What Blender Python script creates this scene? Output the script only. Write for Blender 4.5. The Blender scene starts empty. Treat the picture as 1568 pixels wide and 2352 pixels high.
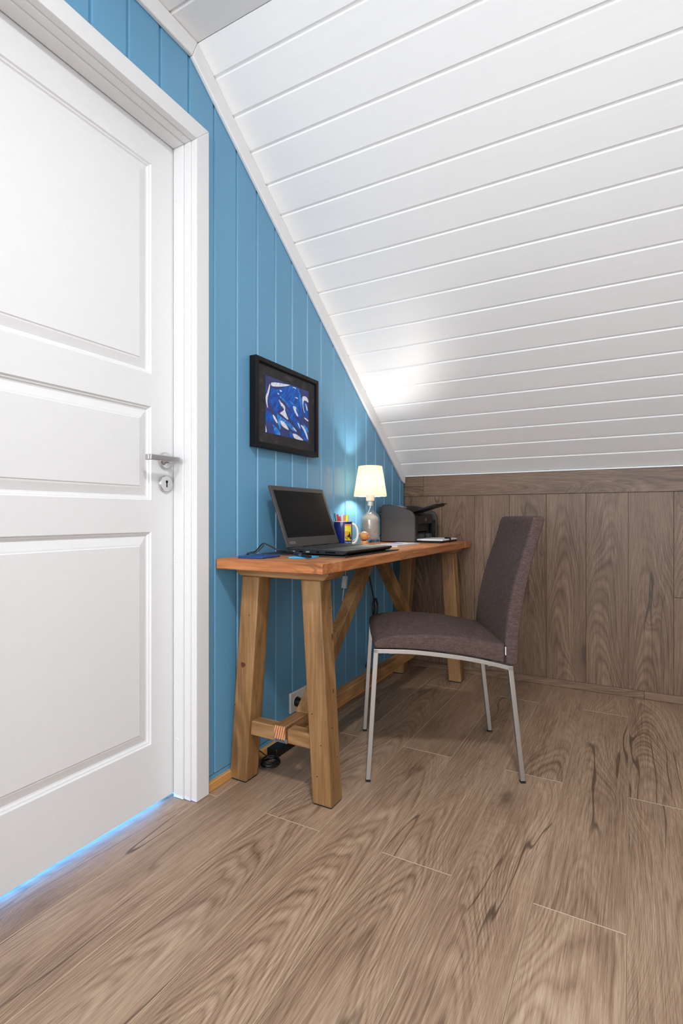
import bpy, bmesh, math, random
from mathutils import Vector, Matrix
random.seed(7)
SC = bpy.context.scene
COL = SC.collection
PI = math.pi

# ------------------------------------------------------------------ camera
YAW = math.atan2(665.0, 1208.0)
cam_d = bpy.data.cameras.new('camera')
cam = bpy.data.objects.new('camera', cam_d); COL.objects.link(cam)
cam.location = (1.195, 0.0, 0.887)
cam.rotation_euler = (PI/2, 0, YAW)
cam_d.sensor_fit = 'VERTICAL'; cam_d.sensor_height = 36.0
cam_d.lens = 1208.0/2352.0*36.0
cam_d.shift_y = 10.0/2352.0
cam_d.clip_start = 0.02
SC.camera = cam

# ------------------------------------------------------------------ world, exposure
w = bpy.data.worlds.new('world'); SC.world = w; w.use_nodes = True
w.node_tree.nodes['Background'].inputs[0].default_value = (0.5, 0.62, 0.8, 1)
w.node_tree.nodes['Background'].inputs[1].default_value = 0.15
SC.view_settings.view_transform = 'Standard'
SC.view_settings.look = 'None'
SC.view_settings.gamma = 1.0
SC.view_settings.use_curve_mapping = False
SC.view_settings.exposure = 0.0
SC.cycles.use_denoising = True
SC.cycles.max_bounces = 8
SC.cycles.diffuse_bounces = 4
SC.cycles.glossy_bounces = 3
SC.cycles.adaptive_threshold = 0.08
SC.cycles.adaptive_min_samples = 16
SC.cycles.caustics_reflective = False
SC.cycles.caustics_refractive = False
SC.cycles.sample_clamp_indirect = 6.0

def area(name, loc, rot, size, size_y, power, color, shape='RECTANGLE'):
    l = bpy.data.lights.new(name, 'AREA'); l.shape = shape; l.size = size
    if shape in ('RECTANGLE', 'ELLIPSE'): l.size_y = size_y
    l.energy = power; l.color = color
    o = bpy.data.objects.new(name, l); COL.objects.link(o)
    o.location = loc; o.rotation_euler = rot
    return o
KEY_POWER = 40.0      # opal ceiling lamp above the camera (in its builder)
DESK_LAMP = 8.0
# blue LED light of the room behind the door, low over its floor
area('blue_light_behind_door', (-0.19, 0.80, 0.024), (PI/2, 0, -PI/2), 0.9, 0.034, 7.0, (0.10, 0.42, 1.0))
# unseen fill light added behind the camera, set before a made-up window
area('rear_fill_light', (1.35, -2.76, 1.30), (PI/2, 0, 0), 2.3, 1.5, 104.0, (0.94, 0.97, 1.0))

# ------------------------------------------------------------------ node helpers
def col(r, g, b):
    f = lambda v: ((v/255.0)/12.92 if v/255.0 <= 0.04045 else (((v/255.0)+0.055)/1.055)**2.4)
    return (f(r), f(g), f(b), 1.0)

class N:
    def __init__(s, name):
        s.m = bpy.data.materials.new(name); s.m.use_nodes = True
        s.t = s.m.node_tree; s.b = s.t.nodes['Principled BSDF']
    def n(s, typ, **kw):
        x = s.t.nodes.new(typ)
        for k, v in kw.items(): setattr(x, k, v)
        return x
    def l(s, a, b): s.t.links.new(a, b)
    def math(s, op, a, b=None, c=None, clamp=False):
        x = s.n('ShaderNodeMath', operation=op); x.use_clamp = clamp
        for i, v in enumerate((a, b, c)):
            if v is None: continue
            if isinstance(v, (int, float)): x.inputs[i].default_value = v
            else: s.l(v, x.inputs[i])
        return x.outputs[0]
    def vmath(s, op, a, b=None):
        x = s.n('ShaderNodeVectorMath', operation=op)
        for i, v in enumerate((a, b)):
            if v is None: continue
            if isinstance(v, (tuple, list)): x.inputs[i].default_value = v
            else: s.l(v, x.inputs[i])
        return x.outputs[0]
    def noise(s, vec, scale=1.0, detail=2.0, rough=0.5, dist=0.0):
        x = s.n('ShaderNodeTexNoise')
        s.l(vec, x.inputs['Vector']); x.inputs['Scale'].default_value = scale
        x.inputs['Detail'].default_value = detail; x.inputs['Roughness'].default_value = rough
        x.inputs['Distortion'].default_value = dist
        return x.outputs['Fac']
    def ramp(s, fac, stops, interp='LINEAR'):
        x = s.n('ShaderNodeValToRGB'); x.color_ramp.interpolation = interp
        e = x.color_ramp.elements
        while len(e) < len(stops): e.new(0.5)
        for i, (p, c) in enumerate(stops):
            e[i].position = p; e[i].color = c if len(c) == 4 else (*c, 1)
        s.l(fac, x.inputs[0]); return x.outputs[0]
    def mix(s, fac, a, b, blend='MIX'):
        x = s.n('ShaderNodeMix', data_type='RGBA', blend_type=blend)
        for i, v in ((0, fac), (6, a), (7, b)):
            if isinstance(v, (int, float)): x.inputs[i].default_value = v
            elif isinstance(v, (tuple, list)): x.inputs[i].default_value = v
            else: s.l(v, x.inputs[i])
        return x.outputs[2]
    def sstep(s, v, a, b):
        x = s.n('ShaderNodeMapRange', interpolation_type='SMOOTHSTEP')
        s.l(v, x.inputs[0]); x.inputs[1].default_value = a; x.inputs[2].default_value = b
        return x.outputs[0]
    def objvec(s, rnd=(17.3, 9.7, 5.1)):
        tc = s.n('ShaderNodeTexCoord')
        if rnd is None: return tc.outputs['Object']
        oi = s.n('ShaderNodeObjectInfo')
        sc = s.n('ShaderNodeVectorMath', operation='SCALE'); sc.inputs[0].default_value = rnd
        s.l(oi.outputs['Random'], sc.inputs[3])
        return s.vmath('ADD', tc.outputs['Object'], sc.outputs[0])
    def bump(s, h, strength=0.2, dist=0.002):
        x = s.n('ShaderNodeBump'); x.inputs['Strength'].default_value = strength
        x.inputs['Distance'].default_value = dist
        s.l(h, x.inputs['Height']); s.l(x.outputs[0], s.b.inputs['Normal'])
    def set(s, color=None, rough=None, metal=None, spec=None, **kw):
        i = s.b.inputs
        if color is not None:
            if isinstance(color, (tuple, list)): i['Base Color'].default_value = color
            else: s.l(color, i['Base Color'])
        if rough is not None:
            if isinstance(rough, (int, float)): i['Roughness'].default_value = rough
            else: s.l(rough, i['Roughness'])
        if metal is not None: i['Metallic'].default_value = metal
        if spec is not None: i['Specular IOR Level'].default_value = spec
        for k, v in kw.items(): i[k].default_value = v
        return s.m

def plain(name, c, rough=0.5, metal=0.0, spec=0.5, grain=0.0, gscale=300.0, var=0.0, **kw):
    k = N(name); v = k.objvec(None)
    if var > 0:
        f = k.noise(v, gscale*0.15, 3)
        dark = tuple(x*(1-var) for x in c[:3])+(1,); light = tuple(min(1, x*(1+var)) for x in c[:3])+(1,)
        cc = k.ramp(f, [(0.3, dark), (0.7, light)])
    else: cc = c
    if grain > 0: k.bump(k.noise(v, gscale, 3), grain, 0.001)
    return k.set(cc, rough, metal, spec, **kw)

AX = {'x': 0, 'y': 1, 'z': 2}
def wood(name, axis, dark, mid, light, ring=9.0, along=0.9, across=5.0, fiber=220.0, rough=0.45,
         knots=0.6, cracks=0.5, contrast=0.5, vary=0.12, spec=0.4, bump=0.15, knot_col=None, blotch=1.5):
    k = N(name); v = k.objvec()
    def scaled(a, c, off=(0, 0, 0)):
        s3 = [c, c, c]; s3[AX[axis]] = a
        return k.vmath('MULTIPLY', k.vmath('ADD', v, off), tuple(s3))
    # knots: sparse stretched voronoi cells
    vo = k.n('ShaderNodeTexVoronoi'); k.l(scaled(1.5, 4.2, (3.1, 1.7, 8.8)), vo.inputs['Vector'])
    vo.inputs['Scale'].default_value = 1.0
    kd = vo.outputs['Distance']
    kn = k.math('MULTIPLY', k.math('SUBTRACT', 1.0, k.sstep(kd, 0.0, 0.42)), knots)
    kcore = k.math('MULTIPLY', k.math('SUBTRACT', 1.0, k.sstep(kd, 0.02, 0.11)), knots)
    n1 = k.noise(scaled(along, across), 1.0, 2.0, 0.45, 0.5)
    fld = k.math('ADD', k.math('MULTIPLY', n1, ring), k.math('MULTIPLY', kn, 2.2))
    wob = k.noise(scaled(6.0, 34.0, (5, 2, 1)), 1.0, 2.0)
    ringv = k.math('SINE', k.math('ADD', k.math('MULTIPLY', fld, 2*PI), k.math('MULTIPLY', wob, 2.0)))
    ringv = k.math('MULTIPLY_ADD', ringv, 0.5, 0.5)
    ringv = k.math('POWER', ringv, 1.6)
    fib = k.noise(scaled(7.0, fiber, (1, 4, 2)), 1.0, 3.0, 0.6)
    blot = k.noise(scaled(1.1, 6.0, (7, 3, 9)), 1.0, 3.0, 0.5, 0.3)
    f = k.math('MULTIPLY', ringv, 0.30*contrast)
    f = k.math('ADD', f, k.math('MULTIPLY', k.math('SUBTRACT', fib, 0.5), 1.1*contrast))
    f = k.math('ADD', f, k.math('MULTIPLY', k.math('SUBTRACT', blot, 0.5), blotch*contrast))
    f = k.math('ADD', f, 0.5-0.12*contrast)
    c = k.ramp(f, [(0.12, dark), (0.5, mid), (0.88, light)])
    kc = knot_col or tuple(x*0.45 for x in dark[:3])+(1,)
    c = k.mix(k.math('MULTIPLY', kcore, 0.8, clamp=True), c, kc)
    c = k.mix(k.math('MULTIPLY', kn, 0.35, clamp=True), c, dark)
    # cracks: ridge of a stretched noise inside a patchy mask
    if cracks > 0:
        cr = k.noise(scaled(1.6, 13.0, (2, 9, 4)), 1.0, 3.0, 0.55, 0.4)
        ridge = k.math('SUBTRACT', 1.0, k.sstep(k.math('ABSOLUTE', k.math('SUBTRACT', cr, 0.5)), 0.002, 0.016))
        mask = k.sstep(k.noise(scaled(1.3, 3.0, (8, 1, 6)), 1.0, 1.0), 0.54, 0.66)
        cm = k.math('MULTIPLY', k.math('MULTIPLY', ridge, mask), cracks, clamp=True)
        c = k.mix(cm, c, tuple(x*0.4 for x in dark[:3])+(1,))
    oi = k.n('ShaderNodeObjectInfo')
    br = k.math('MULTIPLY_ADD', oi.outputs['Random'], 2*vary, 1.0-vary)
    comb = k.n('ShaderNodeCombineXYZ')
    for i in range(3): k.l(br, comb.inputs[i])
    c = k.mix(1.0, c, comb.outputs[0], 'MULTIPLY')
    k.bump(k.math('ADD', fib, k.math('MULTIPLY', ringv, 0.5)), bump, 0.0012)
    rg = k.math('MULTIPLY_ADD', fib, 0.15, rough-0.07)
    return k.set(c, rg, 0.0, spec)

def oak(name, axis, dark, mid, light):
    """smoked oak laminate: fine pores, cathedral growth rings, knots with flowing grain, thin dark checks"""
    k = N(name); v = k.objvec()
    def scaled(a, c, off=(0, 0, 0)):
        s3 = [c, c, c]; s3[AX[axis]] = a
        return k.vmath('MULTIPLY', k.vmath('ADD', v, off), tuple(s3))
    vo = k.n('ShaderNodeTexVoronoi'); k.l(scaled(1.9, 4.4, (3.1, 1.7, 8.8)), vo.inputs['Vector']); vo.inputs['Scale'].default_value = 1.0
    wk = k.math('MULTIPLY', k.math('SUBTRACT', k.noise(scaled(10.0, 26.0, (2, 2, 2)), 1.0, 2.0), 0.5), 0.14)
    kd = k.math('ADD', vo.outputs['Distance'], wk)
    sx = k.n('ShaderNodeSeparateColor'); k.l(vo.outputs['Color'], sx.inputs[0])
    pick = k.sstep(sx.outputs[0], 0.40, 0.60)
    kn = k.math('MULTIPLY', k.math('SUBTRACT', 1.0, k.sstep(kd, 0.0, 0.36)), pick)
    core = k.math('MULTIPLY', k.math('SUBTRACT', 1.0, k.sstep(kd, 0.02, 0.13)), pick)
    # growth rings: nested cathedrals along the middle of each plank, bent by noise and by knots
    loc = k.n('ShaderNodeSeparateXYZ'); tcl = k.n('ShaderNodeTexCoord'); k.l(tcl.outputs['Object'], loc.inputs[0])
    across = loc.outputs[0] if axis != 'x' else loc.outputs[2]
    n1 = k.noise(scaled(0.9, 5.0), 1.0, 2.0, 0.45, 0.2)
    nb = k.noise(scaled(1.1, 2.0, (9, 5, 3)), 1.0, 1.0)
    q = k.math('ADD', k.math('MULTIPLY', k.math('SUBTRACT', across, 0.095), 10.5), k.math('MULTIPLY', k.math('SUBTRACT', nb, 0.5), 2.6))
    vs = k.n('ShaderNodeSeparateXYZ'); k.l(v, vs.inputs[0])
    fld = k.math('ADD', k.math('MULTIPLY', k.math('MULTIPLY', q, q), 8.0), k.math('MULTIPLY', vs.outputs[AX[axis]], 13.0))
    fld = k.math('ADD', fld, k.math('MULTIPLY', n1, 16.0))
    fld = k.math('ADD', fld, k.math('MULTIPLY', kn, 10.0))
    wob = k.noise(scaled(9.0, 60.0, (5, 2, 1)), 1.0, 2.0)
    ph = k.math('MULTIPLY', k.math('ADD', fld, k.math('MULTIPLY', wob, 0.45)), 2*PI)
    rv = k.math('POWER', k.math('MULTIPLY_ADD', k.math('SINE', ph), 0.5, 0.5), 0.5)   # thin darker late-wood lines
    rb = k.math('POWER', k.math('MULTIPLY_ADD', k.math('SINE', k.math('MULTIPLY', ph, 0.377)), 0.5, 0.5), 0.6)
    rv = k.math('MULTIPLY_ADD', rv, 0.6, k.math('MULTIPLY', rb, 0.4))
    amp = k.sstep(k.noise(scaled(0.9, 5.0, (4, 4, 4)), 1.0, 1.0), 0.35, 0.62)
    fib = k.noise(scaled(11.0, 460, (1, 4, 2)), 1.0, 2.0, 0.6)
    fib2 = k.noise(scaled(5.0, 150, (6, 4, 8)), 1.0, 2.0, 0.6)
    pore = k.sstep(k.noise(scaled(30.0, 760, (9, 1, 2)), 1.0, 0.0), 0.58, 0.72)
    blot = k.noise(scaled(1.3, 7.0, (7, 3, 9)), 1.0, 3.0, 0.5, 0.3)
    f = k.math('MULTIPLY', k.math('SUBTRACT', rv, 0.65), k.math('MULTIPLY_ADD', amp, 0.36, 0.06))
    f = k.math('ADD', f, k.math('MULTIPLY', k.math('SUBTRACT', fib, 0.5), 0.85))
    f = k.math('ADD', f, k.math('MULTIPLY', k.math('SUBTRACT', fib2, 0.5), 0.5))
    f = k.math('ADD', f, k.math('MULTIPLY', k.math('SUBTRACT', blot, 0.5), 0.75))
    f = k.math('ADD', f, 0.5)
    c = k.ramp(f, [(0.12, dark), (0.5, mid), (0.86, light)])
    c = k.mix(k.math('MULTIPLY', pore, 0.28), c, dark)
    dk = tuple(x*0.42 for x in dark[:3])+(1,)
    c = k.mix(k.math('MULTIPLY', kn, 0.42), c, dark)
    c = k.mix(k.math('MULTIPLY', core, 0.85), c, dk)
    cr = k.noise(scaled(0.62, 8.0, (2, 9, 4)), 1.0, 2.5, 0.5, 0.12)
    ridge = k.math('SUBTRACT', 1.0, k.sstep(k.math('ABSOLUTE', k.math('SUBTRACT', cr, 0.5)), 0.0012, 0.0095))
    mask = k.sstep(k.noise(scaled(1.1, 3.0, (8, 1, 6)), 1.0, 1.0), 0.55, 0.66)
    c = k.mix(k.math('MULTIPLY', k.math('MULTIPLY', ridge, mask), 0.8), c, dk)
    oi = k.n('ShaderNodeObjectInfo'); br = k.math('MULTIPLY_ADD', oi.outputs['Random'], 0.10, 0.95)
    comb = k.n('ShaderNodeCombineXYZ')
    for i in range(3): k.l(br, comb.inputs[i])
    c = k.mix(1.0, c, comb.outputs[0], 'MULTIPLY')
    k.bump(k.math('SUBTRACT', fib, k.math('MULTIPLY', pore, 0.6)), 0.10, 0.001)
    return k.set(c, k.math('MULTIPLY_ADD', fib, 0.14, 0.36), 0.0, 0.4)

# ------------------------------------------------------------------ materials
M = {}
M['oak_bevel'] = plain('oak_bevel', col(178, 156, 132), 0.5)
M['oakwall_bevel'] = plain('oakwall_bevel', col(92, 72, 57), 0.5)
OD, OM, OL = col(104, 80, 62), col(152, 125, 102), col(182, 156, 132)
for a in 'xyz':
    M['oak_'+a] = oak('oak_laminate_'+a, a, OD, OM, OL)
    M['oakwall_'+a] = oak('oak_wall_'+a, a, col(76, 57, 43), col(119, 94, 75), col(148, 123, 102))
    M['top_'+a] = wood('reclaimed_top_'+a, a, col(120, 68, 36), col(172, 107, 62), col(206, 146, 96), ring=7, along=0.8,
                       across=9, fiber=160, rough=0.42, knots=0.4, cracks=0.5, contrast=0.6, vary=0.06, bump=0.35)
    M['leg_'+a] = wood('reclaimed_leg_'+a, a, col(90, 60, 33), col(140, 103, 64), col(174, 137, 94), ring=3.2, along=0.8,
                       across=8, fiber=170, rough=0.5, knots=0.8, cracks=0.45, contrast=0.65, vary=0.09, bump=0.3,
                       knot_col=col(80, 42, 26))
def endgrain():
    k = N('endgrain'); v = k.objvec(None); s = k.n('ShaderNodeSeparateXYZ'); k.l(v, s.inputs[0])
    u = k.math('ADD', s.outputs[0], k.math('MULTIPLY', s.outputs[2], -0.25))
    u = k.math('ADD', u, k.math('MULTIPLY', k.noise(v, 60.0, 2), 0.004))
    r = k.math('POWER', k.math('MULTIPLY_ADD', k.math('SINE', k.math('MULTIPLY', u, 2*PI/0.0085)), 0.5, 0.5), 2.5)
    c = k.ramp(r, [(0.0, col(206, 150, 108)), (0.55, col(178, 116, 78)), (1.0, col(104, 58, 36))])
    k.bump(r, 0.2, 0.001); return k.set(c, 0.7, 0, 0.2)
M['endgrain'] = endgrain()
M['knot'] = plain('knot_wood', col(92, 50, 34), 0.6, 0, 0.3, 0.2, 400, 0.25)
M['hole'] = plain('nail_hole', col(38, 26, 18), 0.9, 0, 0.1)
M['pine'] = wood('pine_trim', 'y', col(176, 120, 62), col(208, 152, 88), col(226, 176, 116), ring=6, across=14, knots=0.3,
                 cracks=0, contrast=0.4, vary=0.04)

def paint(name, c, rough, grain=0.05, gs=180, var=0.03):
    return plain(name, c, rough, 0, 0.5, grain, gs, var)
M['white'] = paint('white_paint', col(232, 232, 232), 0.38, 0.04, 160, 0.012)
M['white_wall'] = paint('white_wall_paint', col(228, 228, 227), 0.6)
M['door_white'] = paint('door_white', col(221, 221, 222), 0.35, 0.02, 260, 0.008)
# painted boards: brushed grain along the board
def boards_mat(name, c, axis, rough, bump):
    k = N(name); v = k.objvec()
    s3 = [60.0]*3; s3[AX[axis]] = 2.5
    f = k.noise(k.vmath('MULTIPLY', v, tuple(s3)), 1.0, 4, 0.6)
    g = k.noise(v, 420.0, 2)
    cc = k.ramp(f, [(0.25, tuple(x*0.985 for x in c[:3])+(1,)), (0.75, tuple(min(1, x*1.01) for x in c[:3])+(1,))])
    k.bump(k.math('ADD', f, k.math('MULTIPLY', g, 0.5)), bump, 0.001)
    return k.set(cc, rough, 0, 0.5)
M['blue'] = boards_mat('blue_paint', col(98, 154, 188), 'z', 0.40, 0.05)
M['ceil'] = boards_mat('ceiling_white_paint', col(245, 245, 245), 'x', 0.45, 0.025)

M['black_plastic'] = plain('black_plastic', col(19, 19, 21), 0.45, 0, 0.3, 0.08, 900)
M['black_gloss'] = plain('black_gloss', col(7, 7, 9), 0.22, 0, 0.2)
M['grey_plastic'] = plain('dark_grey_plastic', col(58, 57, 56), 0.5, 0, 0.5, 0.25, 1600)
M['screen'] = plain('dark_screen', col(3, 3, 4), 0.25, 0, 0.12)
M['laptop_grey'] = plain('laptop_grey', col(66, 62, 60), 0.45, 0.2, 0.5, 0.1, 1200)
M['laptop_black'] = plain('laptop_black', col(20, 21, 25), 0.45)
M['key'] = plain('key_black', col(34, 33, 34), 0.5)
M['frame_black'] = plain('frame_black', col(9, 9, 10), 0.5, 0, 0.25)
M['chrome'] = plain('chrome', col(205, 205, 205), 0.10, 1.0)
M['brushed'] = plain('brushed_steel', col(188, 187, 187), 0.38, 0.9, 0.5, 0.1, 700)
M['chair_steel'] = plain('satin_chair_steel', col(176, 172, 167), 0.42, 0.85, 0.5, 0.05, 900)
M['rubber'] = plain('rubber', col(18, 18, 18), 0.7)
M['cord_black'] = plain('cord_black', col(14, 14, 15), 0.5)
M['cord_white'] = plain('cord_white', col(225, 225, 222), 0.5)
M['socket_white'] = plain('socket_white', col(225, 221, 212), 0.35)
M['paper'] = plain('paper', col(236, 236, 238), 0.8, var=0.02)
M['cover_white'] = plain('magazine_cover', col(186, 186, 192), 0.35, var=0.10, gscale=120)
M['leather'] = plain('dark_leather', col(40, 36, 34), 0.5, 0, 0.5, 0.3, 500)
M['blue_case'] = plain('blue_case', col(28, 62, 122), 0.4, 0, 0.5, 0.2, 1300)
M['note_blue'] = plain('note_blue', col(60, 170, 225), 0.75)
M['mug_blue'] = plain('mug_blue', col(26, 40, 104), 0.12)
M['mug_cream'] = plain('mug_cream', col(238, 226, 206), 0.25)
M['mug_text'] = plain('mug_text', col(150, 205, 235), 0.3)
M['wood_bird'] = wood('turned_oak', 'z', col(168, 110, 60), col(200, 142, 86), col(222, 168, 112), ring=8, along=8, across=40,
                      fiber=300, knots=0, cracks=0, contrast=0.5, vary=0.02)
M['tag_metal'] = plain('tag_metal', col(150, 152, 156), 0.35, 0.9)
M['tag_text'] = plain('tag_text', col(88, 90, 94), 0.5, 0.6)
for nm, c3 in dict(red=(205, 30, 40), green=(20, 110, 80), yellow=(240, 222, 60), orange=(232, 150, 70),
                   pinkwhite=(240, 232, 238), dark=(30, 32, 38), navy=(32, 44, 100), plum=(150, 120, 170),
                   brownink=(70, 48, 30), gold=(214, 168, 40)).items():
    M[nm] = plain(nm+'_plastic', col(*c3), 0.35)

def fabric():
    k = N('brown_woven_fabric'); v = k.objvec(None)
    s = k.n('ShaderNodeSeparateXYZ'); k.l(v, s.inputs[0])
    P = 2*PI/0.0036
    jit = k.math('MULTIPLY', k.noise(v, 300.0, 2), 0.0022)
    u = k.math('ADD', k.math('ADD', s.outputs[0], k.math('MULTIPLY', s.outputs[1], 1.0)), jit)
    w_ = k.math('ADD', k.math('ADD', s.outputs[2], k.math('MULTIPLY', s.outputs[1], 0.5)), jit)
    h1 = k.math('SINE', k.math('MULTIPLY', u, P)); h2 = k.math('SINE', k.math('MULTIPLY', w_, P))
    wv = k.math('MULTIPLY_ADD', k.math('MULTIPLY', h1, h2), 0.5, 0.5)
    a = k.noise(k.vmath('MULTIPLY', v, (700, 700, 120)), 1.0, 2)
    b = k.noise(k.vmath('MULTIPLY', v, (120, 120, 800)), 1.0, 2)
    m2 = k.noise(k.vmath('MULTIPLY', v, (40, 40, 200)), 1.0, 4, 0.7)
    f = k.math('ADD', k.math('MULTIPLY', wv, 0.42), k.math('MULTIPLY', k.math('ADD', a, b), 0.29))
    f = k.math('ADD', f, k.math('MULTIPLY', k.math('SUBTRACT', m2, 0.5), 0.35))
    c = k.ramp(f, [(0.22, col(44, 34, 33)), (0.5, col(78, 63, 60)), (0.80, col(126, 107, 99))])
    k.bump(wv, 0.35, 0.0009)
    k.set(c, 0.92, 0, 0.15)
    return k.m
M['fabric'] = fabric()

def shade_mat():
    k = N('lampshade_cloth'); v = k.objvec(None)
    f = k.noise(k.vmath('MULTIPLY', v, (500, 500, 500)), 1.0, 3)
    c = k.ramp(f, [(0.3, col(240, 226, 204)), (0.7, col(252, 243, 228))])
    d = k.n('ShaderNodeBsdfDiffuse'); t = k.n('ShaderNodeBsdfTranslucent'); mx = k.n('ShaderNodeMixShader')
    k.l(c, d.inputs[0]); k.l(c, t.inputs[0]); mx.inputs[0].default_value = 0.68
    k.l(d.outputs[0], mx.inputs[1]); k.l(t.outputs[0], mx.inputs[2])
    k.l(mx.outputs[0], k.t.nodes['Material Output'].inputs[0]); return k.m
M['shade'] = shade_mat()
def emit(name, c, s):
    k = N(name); e = k.n('ShaderNodeEmission'); e.inputs[0].default_value = c; e.inputs[1].default_value = s
    k.l(e.outputs[0], k.t.nodes['Material Output'].inputs[0]); return k.m
M['bulb'] = emit('bulb_glow', (1.0, 0.94, 0.87, 1), DESK_LAMP/(PI*0.0073))
M['diffuser'] = emit('lamp_diffuser', (0.995, 0.99, 0.985, 1), KEY_POWER/(PI*0.046))
def glass():
    k = N('clear_glass')
    t = k.n('ShaderNodeBsdfTransparent'); t.inputs[0].default_value = (0.975, 0.99, 0.99, 1)
    g = k.n('ShaderNodeBsdfGlossy'); g.inputs['Roughness'].default_value = 0.03
    lw = k.n('ShaderNodeLayerWeight'); lw.inputs[0].default_value = 0.5
    fa_ = k.math('MULTIPLY_ADD', k.math('POWER', lw.outputs['Facing'], 3.5), 0.8, 0.04)
    mx = k.n('ShaderNodeMixShader'); k.l(fa_, mx.inputs[0])
    k.l(t.outputs[0], mx.inputs[1]); k.l(g.outputs[0], mx.inputs[2])
    k.l(mx.outputs[0], k.t.nodes['Material Output'].inputs[0]); return k.m
M['glass'] = glass()
def sand():
    k = N('speckled_sand'); v = k.objvec(None)
    f = k.noise(v, 700, 2, 0.7); g = k.noise(v, 60, 2)
    c = k.ramp(f, [(0.38, col(96, 82, 74)), (0.5, col(176, 164, 154)), (0.7, col(214, 206, 198))])
    k.bump(f, 0.4, 0.001); return k.set(c, 0.85, 0, 0.2)
M['sand'] = sand()
def mat_board():
    k = N('charcoal_mount'); v = k.objvec(None)
    f = k.noise(k.vmath('MULTIPLY', v, (20, 16, 30)), 1.0, 5, 0.65)
    return k.set(k.ramp(f, [(0.3, col(34, 32, 33)), (0.6, col(52, 50, 50)), (0.82, col(92, 90, 86))]), 0.7, 0, 0.3)
M['mount'] = mat_board()
def canvas():
    k = N('painted_canvas'); v = k.objvec(None)
    f = k.noise(k.vmath('MULTIPLY', v, (10, 9, 9)), 1.0, 3, 0.55, 1.5)
    return k.set(k.ramp(f, [(0.3, col(42, 50, 108)), (0.5, col(52, 58, 112)), (0.7, col(40, 72, 150))]), 0.6)
M['canvas'] = canvas()
def stroke_mat(name, stops):
    k = N(name); v = k.objvec(None)
    mp = k.n('ShaderNodeMapping'); mp.inputs['Rotation'].default_value = (math.radians(-52), 0, 0); k.l(v, mp.inputs[0])
    f = k.noise(k.vmath('MULTIPLY', mp.outputs[0], (30, 16, 130)), 1.0, 4, 0.65, 0.6)
    k.bump(f, 0.4, 0.002); return k.set(k.ramp(f, stops), 0.5, 0, 0.3)
M['stroke_w'] = stroke_mat('white_paint_stroke', [(0.30, col(120, 150, 205)), (0.45, col(222, 226, 236)), (0.8, col(246, 246, 248))])
M['stroke_b'] = stroke_mat('blue_paint_stroke', [(0.30, col(22, 48, 122)), (0.5, col(14, 84, 182)), (0.68, col(20, 118, 210)), (0.78, col(130, 178, 226))])
M['stroke_l'] = stroke_mat('light_blue_stroke', [(0.30, col(16, 84, 180)), (0.5, col(28, 124, 212)), (0.72, col(120, 182, 228))])

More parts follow.
